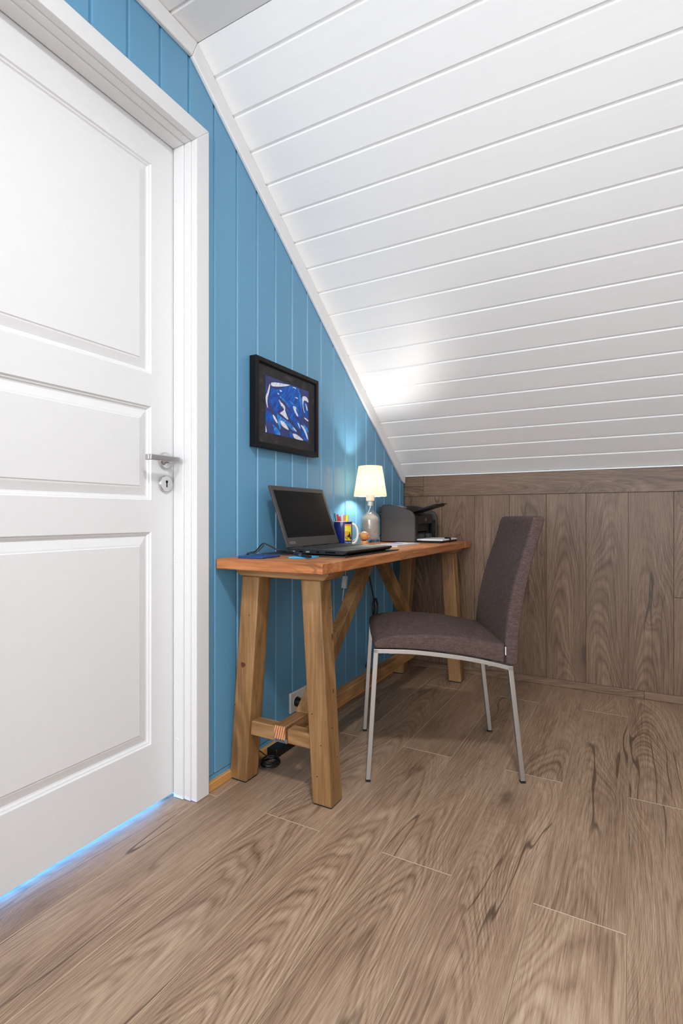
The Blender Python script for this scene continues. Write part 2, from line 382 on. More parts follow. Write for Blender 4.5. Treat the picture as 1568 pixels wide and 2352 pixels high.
# ------------------------------------------------------------------ mesh builder
ORG = {}
class MB:
    def __init__(s): s.v = []; s.f = []
    def add(s, vs, fs):
        o = len(s.v); s.v += [tuple(p) for p in vs]; s.f += [tuple(i+o for i in q) for q in fs]; return s
    def box(s, x0, x1, y0, y1, z0, z1):
        return s.hexa([(x0, y0, z0), (x1, y0, z0), (x1, y1, z0), (x0, y1, z0)],
                      [(x0, y0, z1), (x1, y0, z1), (x1, y1, z1), (x0, y1, z1)])
    def hexa(s, b, t):
        return s.add(list(b)+list(t), [(3, 2, 1, 0), (4, 5, 6, 7), (0, 1, 5, 4), (1, 2, 6, 5), (2, 3, 7, 6), (3, 0, 4, 7)])
    def prism(s, pts0, pts1):
        n = len(pts0)
        return s.add(list(pts0)+list(pts1), [tuple(range(n))[::-1], tuple(range(n, 2*n))] +
                     [(i, (i+1) % n, n+(i+1) % n, n+i) for i in range(n)])
    def beam(s, a, b, w, h, up=(0, 0, 1)):
        a = Vector(a); b = Vector(b); d = (b-a).normalized(); up = Vector(up)
        r = d.cross(up).normalized(); u = r.cross(d).normalized()
        q = lambda p: [p-r*w/2-u*h/2, p+r*w/2-u*h/2, p+r*w/2+u*h/2, p-r*w/2+u*h/2]
        return s.prism(q(a), q(b))
    def lathe(s, prof, c=(0, 0, 0), n=32, axis='z', cap=True):
        cx, cy, cz = c; vs = []; fs = []
        for (r, h) in prof:
            for i in range(n):
                a = 2*PI*i/n
                if axis == 'z': vs.append((cx+r*math.cos(a), cy+r*math.sin(a), cz+h))
                elif axis == 'x': vs.append((cx+h, cy+r*math.cos(a), cz+r*math.sin(a)))
                else: vs.append((cx+r*math.cos(a), cy+h, cz+r*math.sin(a)))
        for j in range(len(prof)-1):
            for i in range(n):
                q = (j*n+i, j*n+(i+1) % n, (j+1)*n+(i+1) % n, (j+1)*n+i)
                fs.append(q)
        if cap:
            fs.append(tuple(range(n))[::-1]); fs.append(tuple(range((len(prof)-1)*n, len(prof)*n)))
        return s.add(vs, fs)
    def sphere(s, c, r, n=24, m=14, sz=(1, 1, 1)):
        prof = []
        vs = [(c[0], c[1], c[2]-r*sz[2])]
        for j in range(1, m):
            t = PI*j/m
            for i in range(n):
                a = 2*PI*i/n
                vs.append((c[0]+r*sz[0]*math.sin(t)*math.cos(a), c[1]+r*sz[1]*math.sin(t)*math.sin(a), c[2]-r*sz[2]*math.cos(t)))
        vs.append((c[0], c[1], c[2]+r*sz[2])); fs = []
        for i in range(n): fs.append((0, 1+(i+1) % n, 1+i))
        for j in range(m-2):
            for i in range(n):
                fs.append((1+j*n+i, 1+j*n+(i+1) % n, 1+(j+1)*n+(i+1) % n, 1+(j+1)*n+i))
        top = len(vs)-1
        for i in range(n): fs.append((1+(m-2)*n+i, 1+(m-2)*n+(i+1) % n, top))
        return s.add(vs, fs)
    def tube(s, pts, r, n=10, smooth=6, closed=False):
        P = [Vector(p) for p in pts]
        if smooth and len(P) > 2:
            Q = []; m = len(P)
            for i in range(m-1):
                p0, p1, p2, p3 = P[max(i-1, 0)], P[i], P[i+1], P[min(i+2, m-1)]
                for k in range(smooth):
                    t = k/smooth
                    Q.append(0.5*((2*p1)+(p2-p0)*t+(2*p0-5*p1+4*p2-p3)*t*t+(3*p1-p0-3*p2+p3)*t**3))
            Q.append(P[-1]); P = Q
        d = (P[1]-P[0]).normalized(); up = Vector((0, 0, 1)) if abs(d.z) < 0.9 else Vector((1, 0, 0))
        nrm = d.cross(up).normalized(); rings = []
        for i, p in enumerate(P):
            t = (P[min(i+1, len(P)-1)]-P[max(i-1, 0)]).normalized()
            nrm = (nrm-t*nrm.dot(t)).normalized(); bn = t.cross(nrm)
            rings.append([p+(nrm*math.cos(2*PI*k/n)+bn*math.sin(2*PI*k/n))*r for k in range(n)])
        vs = [q for R in rings for q in R]; fs = []
        for j in range(len(rings)-1):
            for k in range(n): fs.append((j*n+k, j*n+(k+1) % n, (j+1)*n+(k+1) % n, (j+1)*n+k))
        fs.append(tuple(range(n))[::-1]); fs.append(tuple(range((len(rings)-1)*n, len(rings)*n)))
        return s.add(vs, fs)
    def build(s, name, mat, parent=None, bevel=0.0, seg=2, smooth=False, org=None, angle=35):
        """World coordinates; a child keeps its thing's origin. A top-level mesh gets its own base as origin."""
        if parent is not None: o0 = ORG[parent.name]
        elif org is not None: o0 = Vector(org)
        else:
            xs, ys, zs = zip(*s.v)
            o0 = Vector(((min(xs)+max(xs))/2, (min(ys)+max(ys))/2, min(zs)))
        me = bpy.data.meshes.new(name)
        me.from_pydata([tuple(Vector(p)-o0) for p in s.v], [], s.f)
        bm = bmesh.new(); bm.from_mesh(me); bmesh.ops.recalc_face_normals(bm, faces=bm.faces); bm.to_mesh(me); bm.free()
        me.materials.append(M[mat] if isinstance(mat, str) else mat)
        ob = bpy.data.objects.new(name, me); COL.objects.link(ob)
        if parent is not None: ob.parent = parent
        else: ob.location = o0
        ORG[ob.name] = o0
        if bevel > 0:
            b = ob.modifiers.new('bevel', 'BEVEL'); b.width = bevel; b.segments = seg; b.limit_method = 'ANGLE'
            b.angle_limit = math.radians(angle); b.harden_normals = False
        if smooth or bevel > 0:
            for p in me.polygons: p.use_smooth = True
            try:
                me.set_sharp_from_angle(angle=math.radians(40))
            except Exception: pass
        return ob

def B(*a): return MB().box(*a)
def tag(o, label, cat, group=None):
    o['label'] = label; o['category'] = cat
    if group: o['group'] = group
    return o
def struct(o): o['kind'] = 'structure'; return o
def thing(name, loc, label, cat, group=None, rz=0.0):
    o = bpy.data.objects.new(name, None); COL.objects.link(o); o.empty_display_size = 0.05
    o.location = loc; o.rotation_euler = (0, 0, rz); ORG[o.name] = Vector(loc)
    return tag(o, label, cat, group)
def dup(o, loc, parent=None):
    c = o.copy(); COL.objects.link(c); c.location = loc
    if parent is not None: c.parent = parent
    return c
_tc = {}
def text_mesh(name, body, size, mat, parent, fn, extrude=0.0004, align='LEFT'):
    """Lettering as flat mesh; fn maps the letter plane (u, v, depth) to world."""
    cu = bpy.data.curves.new('lettering', 'FONT'); cu.body = body; cu.size = size; cu.extrude = extrude
    cu.align_x = align; cu.resolution_u = 2
    to = bpy.data.objects.new('lettering', cu); COL.objects.link(to)
    dg = bpy.context.evaluated_depsgraph_get()
    me = bpy.data.meshes.new_from_object(to.evaluated_get(dg))
    vs = [fn(*v.co) for v in me.vertices]; fs = [tuple(p.vertices) for p in me.polygons]
    bpy.data.objects.remove(to); bpy.data.meshes.remove(me)
    return MB().add(vs, fs).build(name, mat, parent)

# ================================================================== THE ROOM
XR, YF, YB = 2.70, -2.80, 2.955           # right wall, wall behind the camera, knee wall
SL = 0.7127; TH = math.atan(SL); CT, ST = math.cos(TH), math.sin(TH)
ZK = 1.1274                                # ceiling height at the knee wall
ZC = 2.364                                 # flat ceiling
YA = YB-(ZC-ZK)/SL                         # where slope meets the flat part
def zceil(y): return min(ZC, ZK+SL*(YB-y))

# ---- floor: laminate planks on a sub floor
floor = struct(B(-0.55, XR, YF, YB, -0.03, -0.0085).build('floor', 'rubber', org=(0, 0, 0)))
PW, PL, PT = 0.19, 1.38, 0.008
def plank_mesh(L, W=PW, T=PT, bv=0.0011, gap=0.0003):
    x0, x1, y0, y1 = gap, W-gap, gap, L-gap
    b = bv
    mb = MB().hexa([(x0, y0, -T), (x1, y0, -T), (x1, y1, -T), (x0, y1, -T)],
                   [(x0, y0, -b), (x1, y0, -b), (x1, y1, -b), (x0, y1, -b)])
    mb.f = mb.f[:1]+mb.f[2:]
    o = len(mb.v)
    mb.v += [(x0+b, y0+b, 0), (x1-b, y0+b, 0), (x1-b, y1-b, 0), (x0+b, y1-b, 0)]
    mb.f += [(o, o+1, o+2, o+3)]+[(4+i, 4+(i+1) % 4, o+(i+1) % 4, o+i) for i in range(4)]
    return mb
MESHES = {}
def plank_data(L, W, mat):
    key = (round(L, 4), round(W, 4), mat)
    if key not in MESHES:
        mb = plank_mesh(L, W); me = bpy.data.meshes.new('plank'); me.from_pydata(mb.v, [], mb.f)
        bm = bmesh.new(); bm.from_mesh(me); bmesh.ops.recalc_face_normals(bm, faces=bm.faces); bm.to_mesh(me); bm.free()
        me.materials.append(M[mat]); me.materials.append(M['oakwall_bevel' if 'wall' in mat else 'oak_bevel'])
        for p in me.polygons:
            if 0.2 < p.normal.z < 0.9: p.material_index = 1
        MESHES[key] = me
    return MESHES[key]
def plank(name, L, W, mat, parent, loc, rot=(0, 0, 0)):
    o = bpy.data.objects.new(name, plank_data(L, W, mat)); COL.objects.link(o)
    o.parent = parent; o.location = Vector(loc)-ORG[parent.name]; o.rotation_euler = rot
    return o
for j in range(-3, 14):
    x0 = 0.047+PW*j
    W = min(PW, XR-x0)
    if W < 0.02: continue
    lo, hi = (YF, YB) if j >= -1 else (0.2, 1.45)
    base = 1.268 if j % 2 else 1.890
    y = base-PL*5
    while y < hi:
        a, b = max(y, lo), min(y+PL, hi)
        if b-a > 0.03: plank('plank', b-a, W, 'oak_y', floor, (x0, a, 0))
        y += PL

# ---- knee wall in the same laminate, planks standing
wall_back = struct(B(0, XR, YB+0.0085, YB+0.06, 0.0, ZK+0.03).build('wall_back', 'white_wall', org=(0, YB, 0)))
ZR = 1.006
for k in range(-1, 15):
    x0 = 0.0425+PW*k; a, b = max(x0, 0.0), min(x0+PW, XR)
    if b-a < 0.01: continue
    cut = {7: 0.50, 10: 0.62, 12: 0.38}.get(k)
    segs = [(0, ZR)] if cut is None else [(0, cut), (cut, ZR)]
    for (s0, s1) in segs:   # local y -> world z, local z -> world -y
        plank('plank', s1-s0, b-a, 'oakwall_y', wall_back, (a, YB, s0), (PI/2, 0, 0))
for (a, b, z0, z1) in ((0, 0.122, ZR, 1.064), (0, 0.122, 1.064, ZK), (0.122, 1.502, ZR, ZK), (1.502, XR, ZR, ZK)):
    o = plank('rail_plank', b-a, z1-z0, 'oakwall_y', wall_back, (a, YB-0.006, z1))
    R = Matrix(((0, 1, 0), (0, 0, -1), (-1, 0, 0)))
    o.rotation_euler = R.to_euler(); o.location = Vector((a, YB-0.006, z1))-ORG['wall_back']
bb = struct(B(0.0, 1.25, YB-0.014, YB-0.0005, 0.0005, 0.037).build('baseboard_back', 'oakwall_x', bevel=0.002))
B(1.2505, XR, YB-0.014, YB-0.0005, 0.0005, 0.037).build('board', 'oakwall_x', bb, bevel=0.002)

# ---- blue wall: backing with door opening, then tongue-and-groove boards
DY0, DY1, DZ = 0.375, 1.2205, 2.062        # door opening
wl = MB()
wl.prism([(-0.10, YF, 0), (-0.10, DY0-0.02, 0), (-0.10, DY0-0.02, ZC), (-0.10, YF, ZC)],
         [(-0.0085, YF, 0), (-0.0085, DY0-0.02, 0), (-0.0085, DY0-0.02, ZC), (-0.0085, YF, ZC)])
wl.prism([(-0.10, DY0-0.02, DZ+0.02), (-0.10, DY1+0.02, DZ+0.02), (-0.10, DY1+0.02, zceil(DY1)), (-0.10, DY0-0.02, ZC)],
         [(-0.0085, DY0-0.02, DZ+0.02), (-0.0085, DY1+0.02, DZ+0.02), (-0.0085, DY1+0.02, zceil(DY1)), (-0.0085, DY0-0.02, ZC)])
r = [(DY1+0.02, 0), (YB+0.05, 0), (YB+0.05, ZK), (YB, ZK), (DY1+0.02, zceil(DY1+0.02))]
wl.prism([(-0.10, y, z) for y, z in r], [(-0.0085, y, z) for y, z in r])
wall_left = struct(wl.build('wall_left', 'blue', org=(0, 0, 0)))
GP, G0 = 0.1125, 1.198
def tg_profile(w, skew=1):
    """cross-section of one board: (across, out) with a shallow and a steep groove flank"""
    return [(0.0, -0.0085), (0.0, -0.0055), (0.0035, 0.0), (w-0.0095, 0.0), (w-0.0010, -0.0050), (w-0.0004, -0.0050), (w-0.0004, -0.0085)]
def blue_board(ya, yb, z0, profile=True):
    w_ = yb-ya; pr = tg_profile(w_) if profile else [(0, -0.0085), (0, 0), (w_, 0), (w_, -0.0085)]
    bot = [(o_, ya+a_, z0) for a_, o_ in pr]; top = [(o_, ya+a_, zceil(ya+a_)-0.001) for a_, o_ in pr]
    MB().prism(bot, top).build('board', 'blue', wall_left)
for k in range(-36, 16):
    ya = G0+GP*k; yb = ya+GP
    if yb < YF: continue
    ya = max(ya, YF); yb_ = min(yb, YB-0.001)
    if yb_-ya < 0.015: continue
    inside = ya < DY1+0.02 and yb_ > DY0-0.02
    z0 = 0.046
    if inside: z0 = DZ+0.012
    if inside and yb_ > DY1+0.02:          # board beside the door: lower strip right of the frame
        pr = [(0, -0.0085), (0, 0), (yb_-(DY1+0.02)-0.0095, 0), (yb_-(DY1+0.02)-0.001, -0.005), (yb_-(DY1+0.02)-0.0004, -0.0085)]
        MB().prism([(o_, DY1+0.02+a_, 0.046) for a_, o_ in pr], [(o_, DY1+0.02+a_, DZ+0.0115) for a_, o_ in pr]).build('board', 'blue', wall_left)
    blue_board(ya, yb_, z0)
MB().box(-0.0085, -0.001, DY1+0.02, YB-0.02, 0.028, 0.043).build('bottom_strip', 'blue', wall_left)
bl = struct(B(-0.008, 0.012, 1.2675, YB-0.015, 0.0005, 0.029).build('baseboard_left', 'pine', bevel=0.002))

# ---- ceiling: sloped and flat boards
def sp(d, out): return (YB-d*CT-out*ST, ZK+d*ST-out*CT)      # slope distance, depth into room
cl = MB()
a0, a1, b0, b1 = sp(-0.03, -0.0085), sp((YB-YA)/CT, -0.0085), sp(-0.03, -0.05), sp((YB-YA)/CT, -0.05)
cl.prism([(-0.1, *a0), (-0.1, *a1), (-0.1, *b1), (-0.1, *b0)], [(XR+0.05, *a0), (XR+0.05, *a1), (XR+0.05, *b1), (XR+0.05, *b0)])
cl.box(-0.1, XR+0.05, YF-0.05, YA+0.005, ZC+0.0085, ZC+0.05)
ceiling = struct(cl.build('ceiling', 'white_wall', org=(0, YB, ZK)))
CP, C0 = 0.1130, 0.1120
dmax = (YB-YA)/CT
d = C0-CP
while d < dmax-0.02:
    e = min(d+CP, dmax); w_ = e-d; a_ = max(d, -0.004)
    pr = tg_profile(w_)
    pr = [(d+(w_-q), o_) for q, o_ in pr]
    P = [sp(max(q, -0.004), o_) for q, o_ in pr]
    MB().prism([(0.0005, y, z) for y, z in P], [(XR, y, z) for y, z in P]).build('board', 'ceil', ceiling)
    d += CP
y = YA
while y > YF+0.02:
    w_ = min(CP, y-YF)
    pr = tg_profile(w_)
    if y == YA: pr = [(0.0, -0.0085), (0.0, 0.0)]+pr[3:]
    P = [(y-q, ZC-o_) for q, o_ in pr]
    MB().prism([(0.0005, yy, zz) for yy, zz in P], [(XR, yy, zz) for yy, zz in P]).build('board', 'ceil', ceiling)
    y -= CP
# caulk line along the knee wall
B(0.012, XR, YB-0.012, YB-0.006, ZK-0.004, ZK+0.003).build('caulk', 'white', ceiling)

# ---- white lath in the corner between blue wall and ceiling
tr = MB()
def lath(pts_yz, x0=0.0, x1=0.013): tr.prism([(x0, y, z) for y, z in pts_yz], [(x1, y, z) for y, z in pts_yz])
hgt = 0.060
top0, top1 = sp(0.012, 0.0005), sp(dmax, 0.0005)
lo0 = (YB-0.022, ZK-0.031); lo1 = (YA+0.0, ZC-0.0005-hgt/CT*0.86)
s_lo = sp(dmax, hgt)
ym = YA-0.006
zj = ZC-0.058
# lower edge of slope lath meets lower edge of flat lath
dj = (zj-ZK+hgt*CT)/ST
pj = sp(dj, hgt)
lath([top0, (YB-0.0145, ZK-0.020), (YB-0.0145, ZK-0.046), sp(0.03, hgt), pj, (YA, ZC-0.001)])
lath([(YA, ZC-0.001), pj, (YF, zj), (YF, ZC-0.001)])
trim1 = struct(tr.build('trim_1', 'white', bevel=0.003))

# ---- plain walls out of view
r = [(YF, 0), (YB+0.05, 0), (YB+0.05, ZK), (YA, ZC+0.03), (YF, ZC+0.03)]
struct(MB().prism([(XR, y, z) for y, z in r], [(XR+0.08, y, z) for y, z in r]).build('wall_right', 'white_wall'))
wf = MB(); WX0, WX1, WZ0, WZ1 = 0.15, 2.55, 0.55, 2.15
wf.box(-0.1, WX0, YF-0.1, YF, 0, ZC+0.03); wf.box(WX1, XR+0.08, YF-0.1, YF, 0, ZC+0.03)
wf.box(WX0, WX1, YF-0.1, YF, 0, WZ0); wf.box(WX0, WX1, YF-0.1, YF, WZ1, ZC+0.03)
struct(wf.build('wall_front', 'white_wall'))
added_win = struct(thing('added_window_1', (1.3, YF-0.05, WZ0), 'added white framed window behind the fill light, out of view', 'window'))  # unseen window, added to go with the fill light
del added_win['category']; del added_win['label']
fr = MB()
for (a, b, c_, d_) in ((WX0, WX0+0.06, WZ0, WZ1), (WX1-0.06, WX1, WZ0, WZ1), (WX0+0.06, WX1-0.06, WZ0, WZ0+0.06),
                       (WX0+0.06, WX1-0.06, WZ1-0.06, WZ1), (1.275, 1.325, WZ0+0.06, WZ1-0.06)):
    fr.box(a, b, YF-0.08, YF-0.03, c_, d_)
fr.build('added_window_frame', 'white', added_win, bevel=0.003)
for (a, b) in ((WX0+0.06, 1.275), (1.325, WX1-0.06)):
    B(a, b, YF-0.062, YF-0.056, WZ0+0.06, WZ1-0.06).build('pane', 'glass', added_win)

# ================================================================== DOOR
door = bpy.data.objects.new('door_1', None); COL.objects.link(door); door.location = (-0.05, 0.8, 0)
ORG[door.name] = Vector(door.location); struct(door)
LX = -0.075; LY0, LY1, LZ0, LZ1 = 0.385, 1.2100, 0.012, 2.0515
leaf = MB()
PY0, PY1 = LY0+0.0945, 1.1155
panels = [(1.317, 1.952), (0.936, 1.219), (0.198, 0.840)]
prof = [(0, 0), (0.003, -0.0045), (0.007, -0.0055), (0.010, -0.0095), (0.014, -0.0105), (0.0355, -0.0035), (0.040, -0.0030), (0.0425, -0.0008)]
def q4(y0, y1, z0, z1, x=LX):
    leaf.add([(x, y0, z0), (x, y1, z0), (x, y1, z1), (x, y0, z1)], [(0, 1, 2, 3)])
q4(LY0, PY0, LZ0, LZ1); q4(PY1, LY1, LZ0, LZ1)
zs = [LZ0]+[v for p in panels[::-1] for v in p]+[LZ1]
for i in range(0, len(zs), 2): q4(PY0, PY1, zs[i], zs[i+1])
for (z0, z1) in panels:
    rings = []
    for ins, dep in prof:
        rings.append([(LX+dep, PY0+ins, z0+ins), (LX+dep, PY1-ins, z0+ins), (LX+dep, PY1-ins, z1-ins), (LX+dep, PY0+ins, z1-ins)])
    vs = [p for R_ in rings for p in R_]; fs = []
    for j in range(len(rings)-1):
        for i in range(4): fs.append((j*4+i, j*4+(i+1) % 4, (j+1)*4+(i+1) % 4, (j+1)*4+i))
    m_ = (len(rings)-1)*4; fs.append((m_, m_+1, m_+2, m_+3)); leaf.add(vs, fs)
# edges and back of the leaf
bx = LX-0.04
leaf.add([(LX, LY0, LZ0), (LX, LY1, LZ0), (LX, LY1, LZ1), (LX, LY0, LZ1), (bx, LY0, LZ0), (bx, LY1, LZ0), (bx, LY1, LZ1), (bx, LY0, LZ1)],
         [(0, 4, 5, 1), (1, 5, 6, 2), (2, 6, 7, 3), (3, 7, 4, 0), (4, 7, 6, 5)])
leaf_o = leaf.build('door_leaf', 'door_white', door)
bm = bmesh.new(); bm.from_mesh(leaf_o.data); bmesh.ops.remove_doubles(bm, verts=bm.verts, dist=1e-5)
bmesh.ops.recalc_face_normals(bm, faces=bm.faces); bm.to_mesh(leaf_o.data); bm.free()
# frame members: stepped jamb and casing, mitred look at the corners
def frame_member(name, x0, x1, inset, width, bev=0.002):
    y0, y1, z1 = LY0-0.003-inset+0.0095, LY1+0.003+inset-0.0125, LZ1+0.004+inset-0.008
    for s in (0, 1):
        yy = (y1, y1+width) if s else (y0-width, y0)
        inner, outer = (yy[0], yy[1]) if s else (yy[1], yy[0])
        MB().prism([(x0, inner, 0.001), (x0, outer, 0.001), (x0, outer, z1+width), (x0, inner, z1)],
                   [(x1, inner, 0.001), (x1, outer, 0.001), (x1, outer, z1+width), (x1, inner, z1)]).build(name, 'door_white', door, bevel=bev)
    MB().prism([(x0, y0, z1), (x0, y1, z1), (x0, y1+width, z1+width), (x0, y0-width, z1+width)],
               [(x1, y0, z1), (x1, y1, z1), (x1, y1+width, z1+width), (x1, y0-width, z1+width)]).build(name, 'door_white', door, bevel=bev)
frame_member('jamb', -0.072, -0.031, 0.0, 0.036)
frame_member('jamb_step', -0.031, -0.0055, 0.005, 0.031)
frame_member('casing', -0.0055, 0.0175, 0.0095, 0.0545, 0.0015)
# frame behind the leaf that the leaf closes against
for (a, b) in ((LY0-0.03, LY0-0.003), (LY1+0.003, LY1+0.03)):
    B(-0.118, -0.072, a, b, 0.001, LZ1+0.03).build('rebate', 'door_white', door)
B(-0.118, -0.072, LY0-0.003, LY1+0.003, LZ1+0.005, LZ1+0.03).build('rebate', 'door_white', door)
jy = LY1+0.003-0.0125
for z in (1.884, 1.319, 0.748, 0.183):
    MB().lathe([(0.0075, 0.0), (0.0075, -0.0008), (0.0062, -0.0016)], (-0.056, jy+0.0003, z), 20, 'y').build('screw_cap', 'door_white', door)
# handle and lock
HY, HZ = 1.1675, 1.060
ro = MB().lathe([(0.0255, 0.0), (0.0255, 0.006), (0.0235, 0.0085), (0.012, 0.009), (0.0095, 0.011), (0.0095, 0.045)], (LX, HY, HZ), 36, 'x').build('rosette', 'chrome', leaf_o, smooth=True)
lv = MB().prism([(LX+0.046, HY-0.102, HZ-0.0085), (LX+0.046, HY+0.014, HZ-0.0085), (LX+0.046, HY+0.014, HZ+0.0085), (LX+0.046, HY-0.102, HZ+0.0085)],
                [(LX+0.056, HY-0.102, HZ-0.0085), (LX+0.056, HY+0.011, HZ-0.0085), (LX+0.056, HY+0.011, HZ+0.0085), (LX+0.056, HY-0.102, HZ+0.0085)])
lv.box(LX+0.030, LX+0.046, HY-0.102, HY-0.092, HZ-0.0085, HZ+0.0085)
lv.build('lever_handle', 'brushed', leaf_o, bevel=0.0025, seg=3)
KZ = 0.9885
MB().lathe([(0.0255, 0.0), (0.0255, 0.006), (0.0235, 0.0085), (0.0, 0.0088)], (LX, HY+0.001, KZ), 36, 'x', cap=False).build('lock_plate', 'chrome', leaf_o, smooth=True)
kh = MB().lathe([(0.0042, 0.0), (0.0042, 0.0006)], (LX+0.0087, HY+0.001, KZ+0.006), 16, 'x')
kh.box(LX+0.0087, LX+0.0093, HY-0.001, HY+0.003, KZ-0.011, KZ+0.005)
kh.build('keyhole', 'black_gloss', leaf_o)

# ================================================================== LIGHT FITTING
gl = thing('ceiling_lamp', (1.20, 0.20, ZC), 'flat round white lamp on the ceiling', 'lamp')
MB().lathe([(0.122, 0.0), (0.122, -0.012), (0.112, -0.014), (0.112, 0.0)], (1.20, 0.20, ZC), 40, cap=False).build('mount', 'white', gl, smooth=True)
MB().lathe([(0.108, -0.006), (0.108, -0.015), (0.092, -0.025), (0.060, -0.030), (0.0, -0.032)], (1.20, 0.20, ZC), 40, cap=False).build('diffuser', 'diffuser', gl, smooth=True)

# ================================================================== DESK (trestle table of reclaimed wood)
ZT = 0.750; TT = 0.034
TX0, TX1, TY0, TY1 = 0.008, 0.413, 1.306, 2.912
desk = thing('trestle_desk', (0.21, 2.10, 0), 'rustic reclaimed wood trestle desk standing along the blue wall', 'desk')
def rough_board(x0, x1, y0, y1, z0, z1, axis, amp=0.0022, nseg=26):
    """board whose long edges are slightly uneven"""
    rnd = random.Random(int((x0+y0)*1e4)); mb = MB(); secs = []
    L0, L1 = (y0, y1) if axis == 'y' else (x0, x1)
    ph = [rnd.uniform(0, 6.28) for _ in range(8)]
    for i in range(nseg+1):
        t = i/nseg; L = L0+(L1-L0)*t
        w = lambda k: amp*(math.sin(9*t+ph[k])*0.6+math.sin(23*t+ph[k+1])*0.4)
        if axis == 'y': secs.append([(x0, L, z0), (x1+w(2), L, z0+w(5)*0.3), (x1+w(2), L, z1), (x0, L, z1)])
        else: secs.append([(L, y0+w(0), z0+w(4)*0.3), (L, y1, z0), (L, y1, z1), (L, y0+w(0), z1)])
    vs = [p for S in secs for p in S]; fs = [(3, 2, 1, 0)]
    for j in range(nseg):
        for i in range(4): fs.append((j*4+i, j*4+(i+1) % 4, (j+1)*4+(i+1) % 4, (j+1)*4+i))
    n_ = nseg*4; fs.append((n_, n_+1, n_+2, n_+3)); return mb.add(vs, fs)
rough_board(TX0, TX1, TY0, TY0+0.112, ZT-TT, ZT, 'x').build('end_board', 'top_x', desk, bevel=0.003)
rough_board(TX0, TX1, TY1-0.115, TY1, ZT-TT, ZT, 'x').build('end_board', 'top_x', desk, bevel=0.003)
xs = [TX0, 0.135, 0.270, TX1]
for i in range(3):
    rough_board(xs[i]+0.0004, xs[i+1]-0.0004, TY0+0.1125, TY1-0.1155, ZT-TT, ZT, 'y', 0.0022 if i == 2 else 0.0).build('plank', 'top_y', desk, bevel=0.0025)
for (ya, yb, s) in ((1.378, 1.486, 1), (2.722, 2.830, 1)):
    MB().prism([(0.030, ya, ZT-TT), (0.390, ya, ZT-TT), (0.390, ya, ZT-TT-0.011), (0.372, ya, ZT-TT-0.027), (0.048, ya, ZT-TT-0.027), (0.030, ya, ZT-TT-0.011)],
               [(0.030, yb, ZT-TT), (0.390, yb, ZT-TT), (0.390, yb, ZT-TT-0.011), (0.372, yb, ZT-TT-0.027), (0.048, yb, ZT-TT-0.027), (0.030, yb, ZT-TT-0.011)]).build('bearer', 'leg_x', desk, bevel=0.003)
ZL = ZT-TT-0.027
for (ya, yb) in ((1.3755, 1.4435), (2.752, 2.820)):
    for (b0, b1, t0, t1) in ((0.005, 0.075, 0.060, 0.130), (0.335, 0.404, 0.292, 0.362)):
        MB().hexa([(b0, ya, 0.004), (b1, ya, 0.004), (b1, yb, 0.004), (b0, yb, 0.004)],
                  [(t0, ya, ZL), (t1, ya, ZL), (t1, yb, ZL), (t0, yb, ZL)]).build('leg', 'leg_z', desk, bevel=0.004)
        B(b0+0.004, b1-0.004, ya+0.004, yb-0.004, 0.0, 0.0045).build('foot_pad', 'rubber', desk)
    # low cross rail in two halves round the stretcher
    yr0, yr1 = ya+0.012, yb-0.012
    B(0.062, 0.183, yr0, yr1, 0.160, 0.2075).build('cross_rail', 'leg_x', desk, bevel=0.003)
    B(0.2310, 0.352, yr0, yr1, 0.160, 0.2075).build('cross_rail', 'leg_x', desk, bevel=0.006)
    B(0.181, 0.233, yr0+0.001, yr1-0.001, 0.160, 0.170).build('cross_rail', 'leg_x', desk)
st = B(0.1845, 0.2275, 1.3845, 2.811, 0.1705, 0.2145).build('stretcher', 'leg_y', desk, bevel=0.003)
B(0.1855, 0.2265, 1.3835, 1.3850, 0.1715, 0.2135).build('end_grain', 'endgrain', st)
# V braces from the stretcher up to the middle of the top
def brace(y0, z0, y1, z1, xa, xb, w_):
    a = Vector((0, y0, z0)); b = Vector((0, y1, z1)); d_ = (b-a).normalized()
    # horizontal cuts at both ends
    hw = w_/2/abs(d_.z)
    MB().prism([(xa, y0-hw, z0), (xb, y0-hw, z0), (xb, y0+hw, z0), (xa, y0+hw, z0)],
               [(xa, y1-hw, z1), (xb, y1-hw, z1), (xb, y1+hw, z1), (xa, y1+hw, z1)]).build('brace', 'leg_z', desk, bevel=0.002)
brace(1.545, 0.2145, 2.052, ZT-TT-0.0005, 0.182, 0.2275, 0.048)
brace(2.645, 0.2145, 2.142, ZT-TT-0.0005, 0.182, 0.2275, 0.048)
# knots and old nail holes in the near legs
def leg_mark(name, mt, face, p, rx, rz):
    n_ = 14; pts = []
    for i in range(n_):
        a = 2*PI*i/n_; r_ = 1+0.12*math.sin(3*a+p[2]*50)
        u_, w_ = rx*r_*math.cos(a), rz*r_*math.sin(a)
        if face == 'front': pts.append((p[0]+u_, p[1], p[2]+w_))
        else: pts.append((p[0]-w_*0.061, p[1]+u_, p[2]+w_))
    off = Vector((0, -0.0005, 0)) if face == 'front' else Vector((0.0006, 0, 0))
    MB().prism([Vector(q)-off*0.5 for q in pts], [Vector(q)+off for q in pts]).build(name, mt, desk)
leg_mark('knot', 'knot', 'front', (0.064, 1.3755, 0.393), 0.0095, 0.0085)
leg_mark('knot', 'knot', 'side', (0.3730, 1.433, 0.508), 0.0050, 0.0120)
leg_mark('knot', 'knot', 'side', (0.3831, 1.4215, 0.3436), 0.0035, 0.0065)
for p in ((0.334, 1.3755, 0.278), (0.366, 1.3755, 0.187), (0.352, 1.3755, 0.090), (0.030, 1.3755, 0.255), (0.090, 1.3755, 0.560)):
    leg_mark('nail_hole', 'hole', 'front', p, 0.0016, 0.0019)
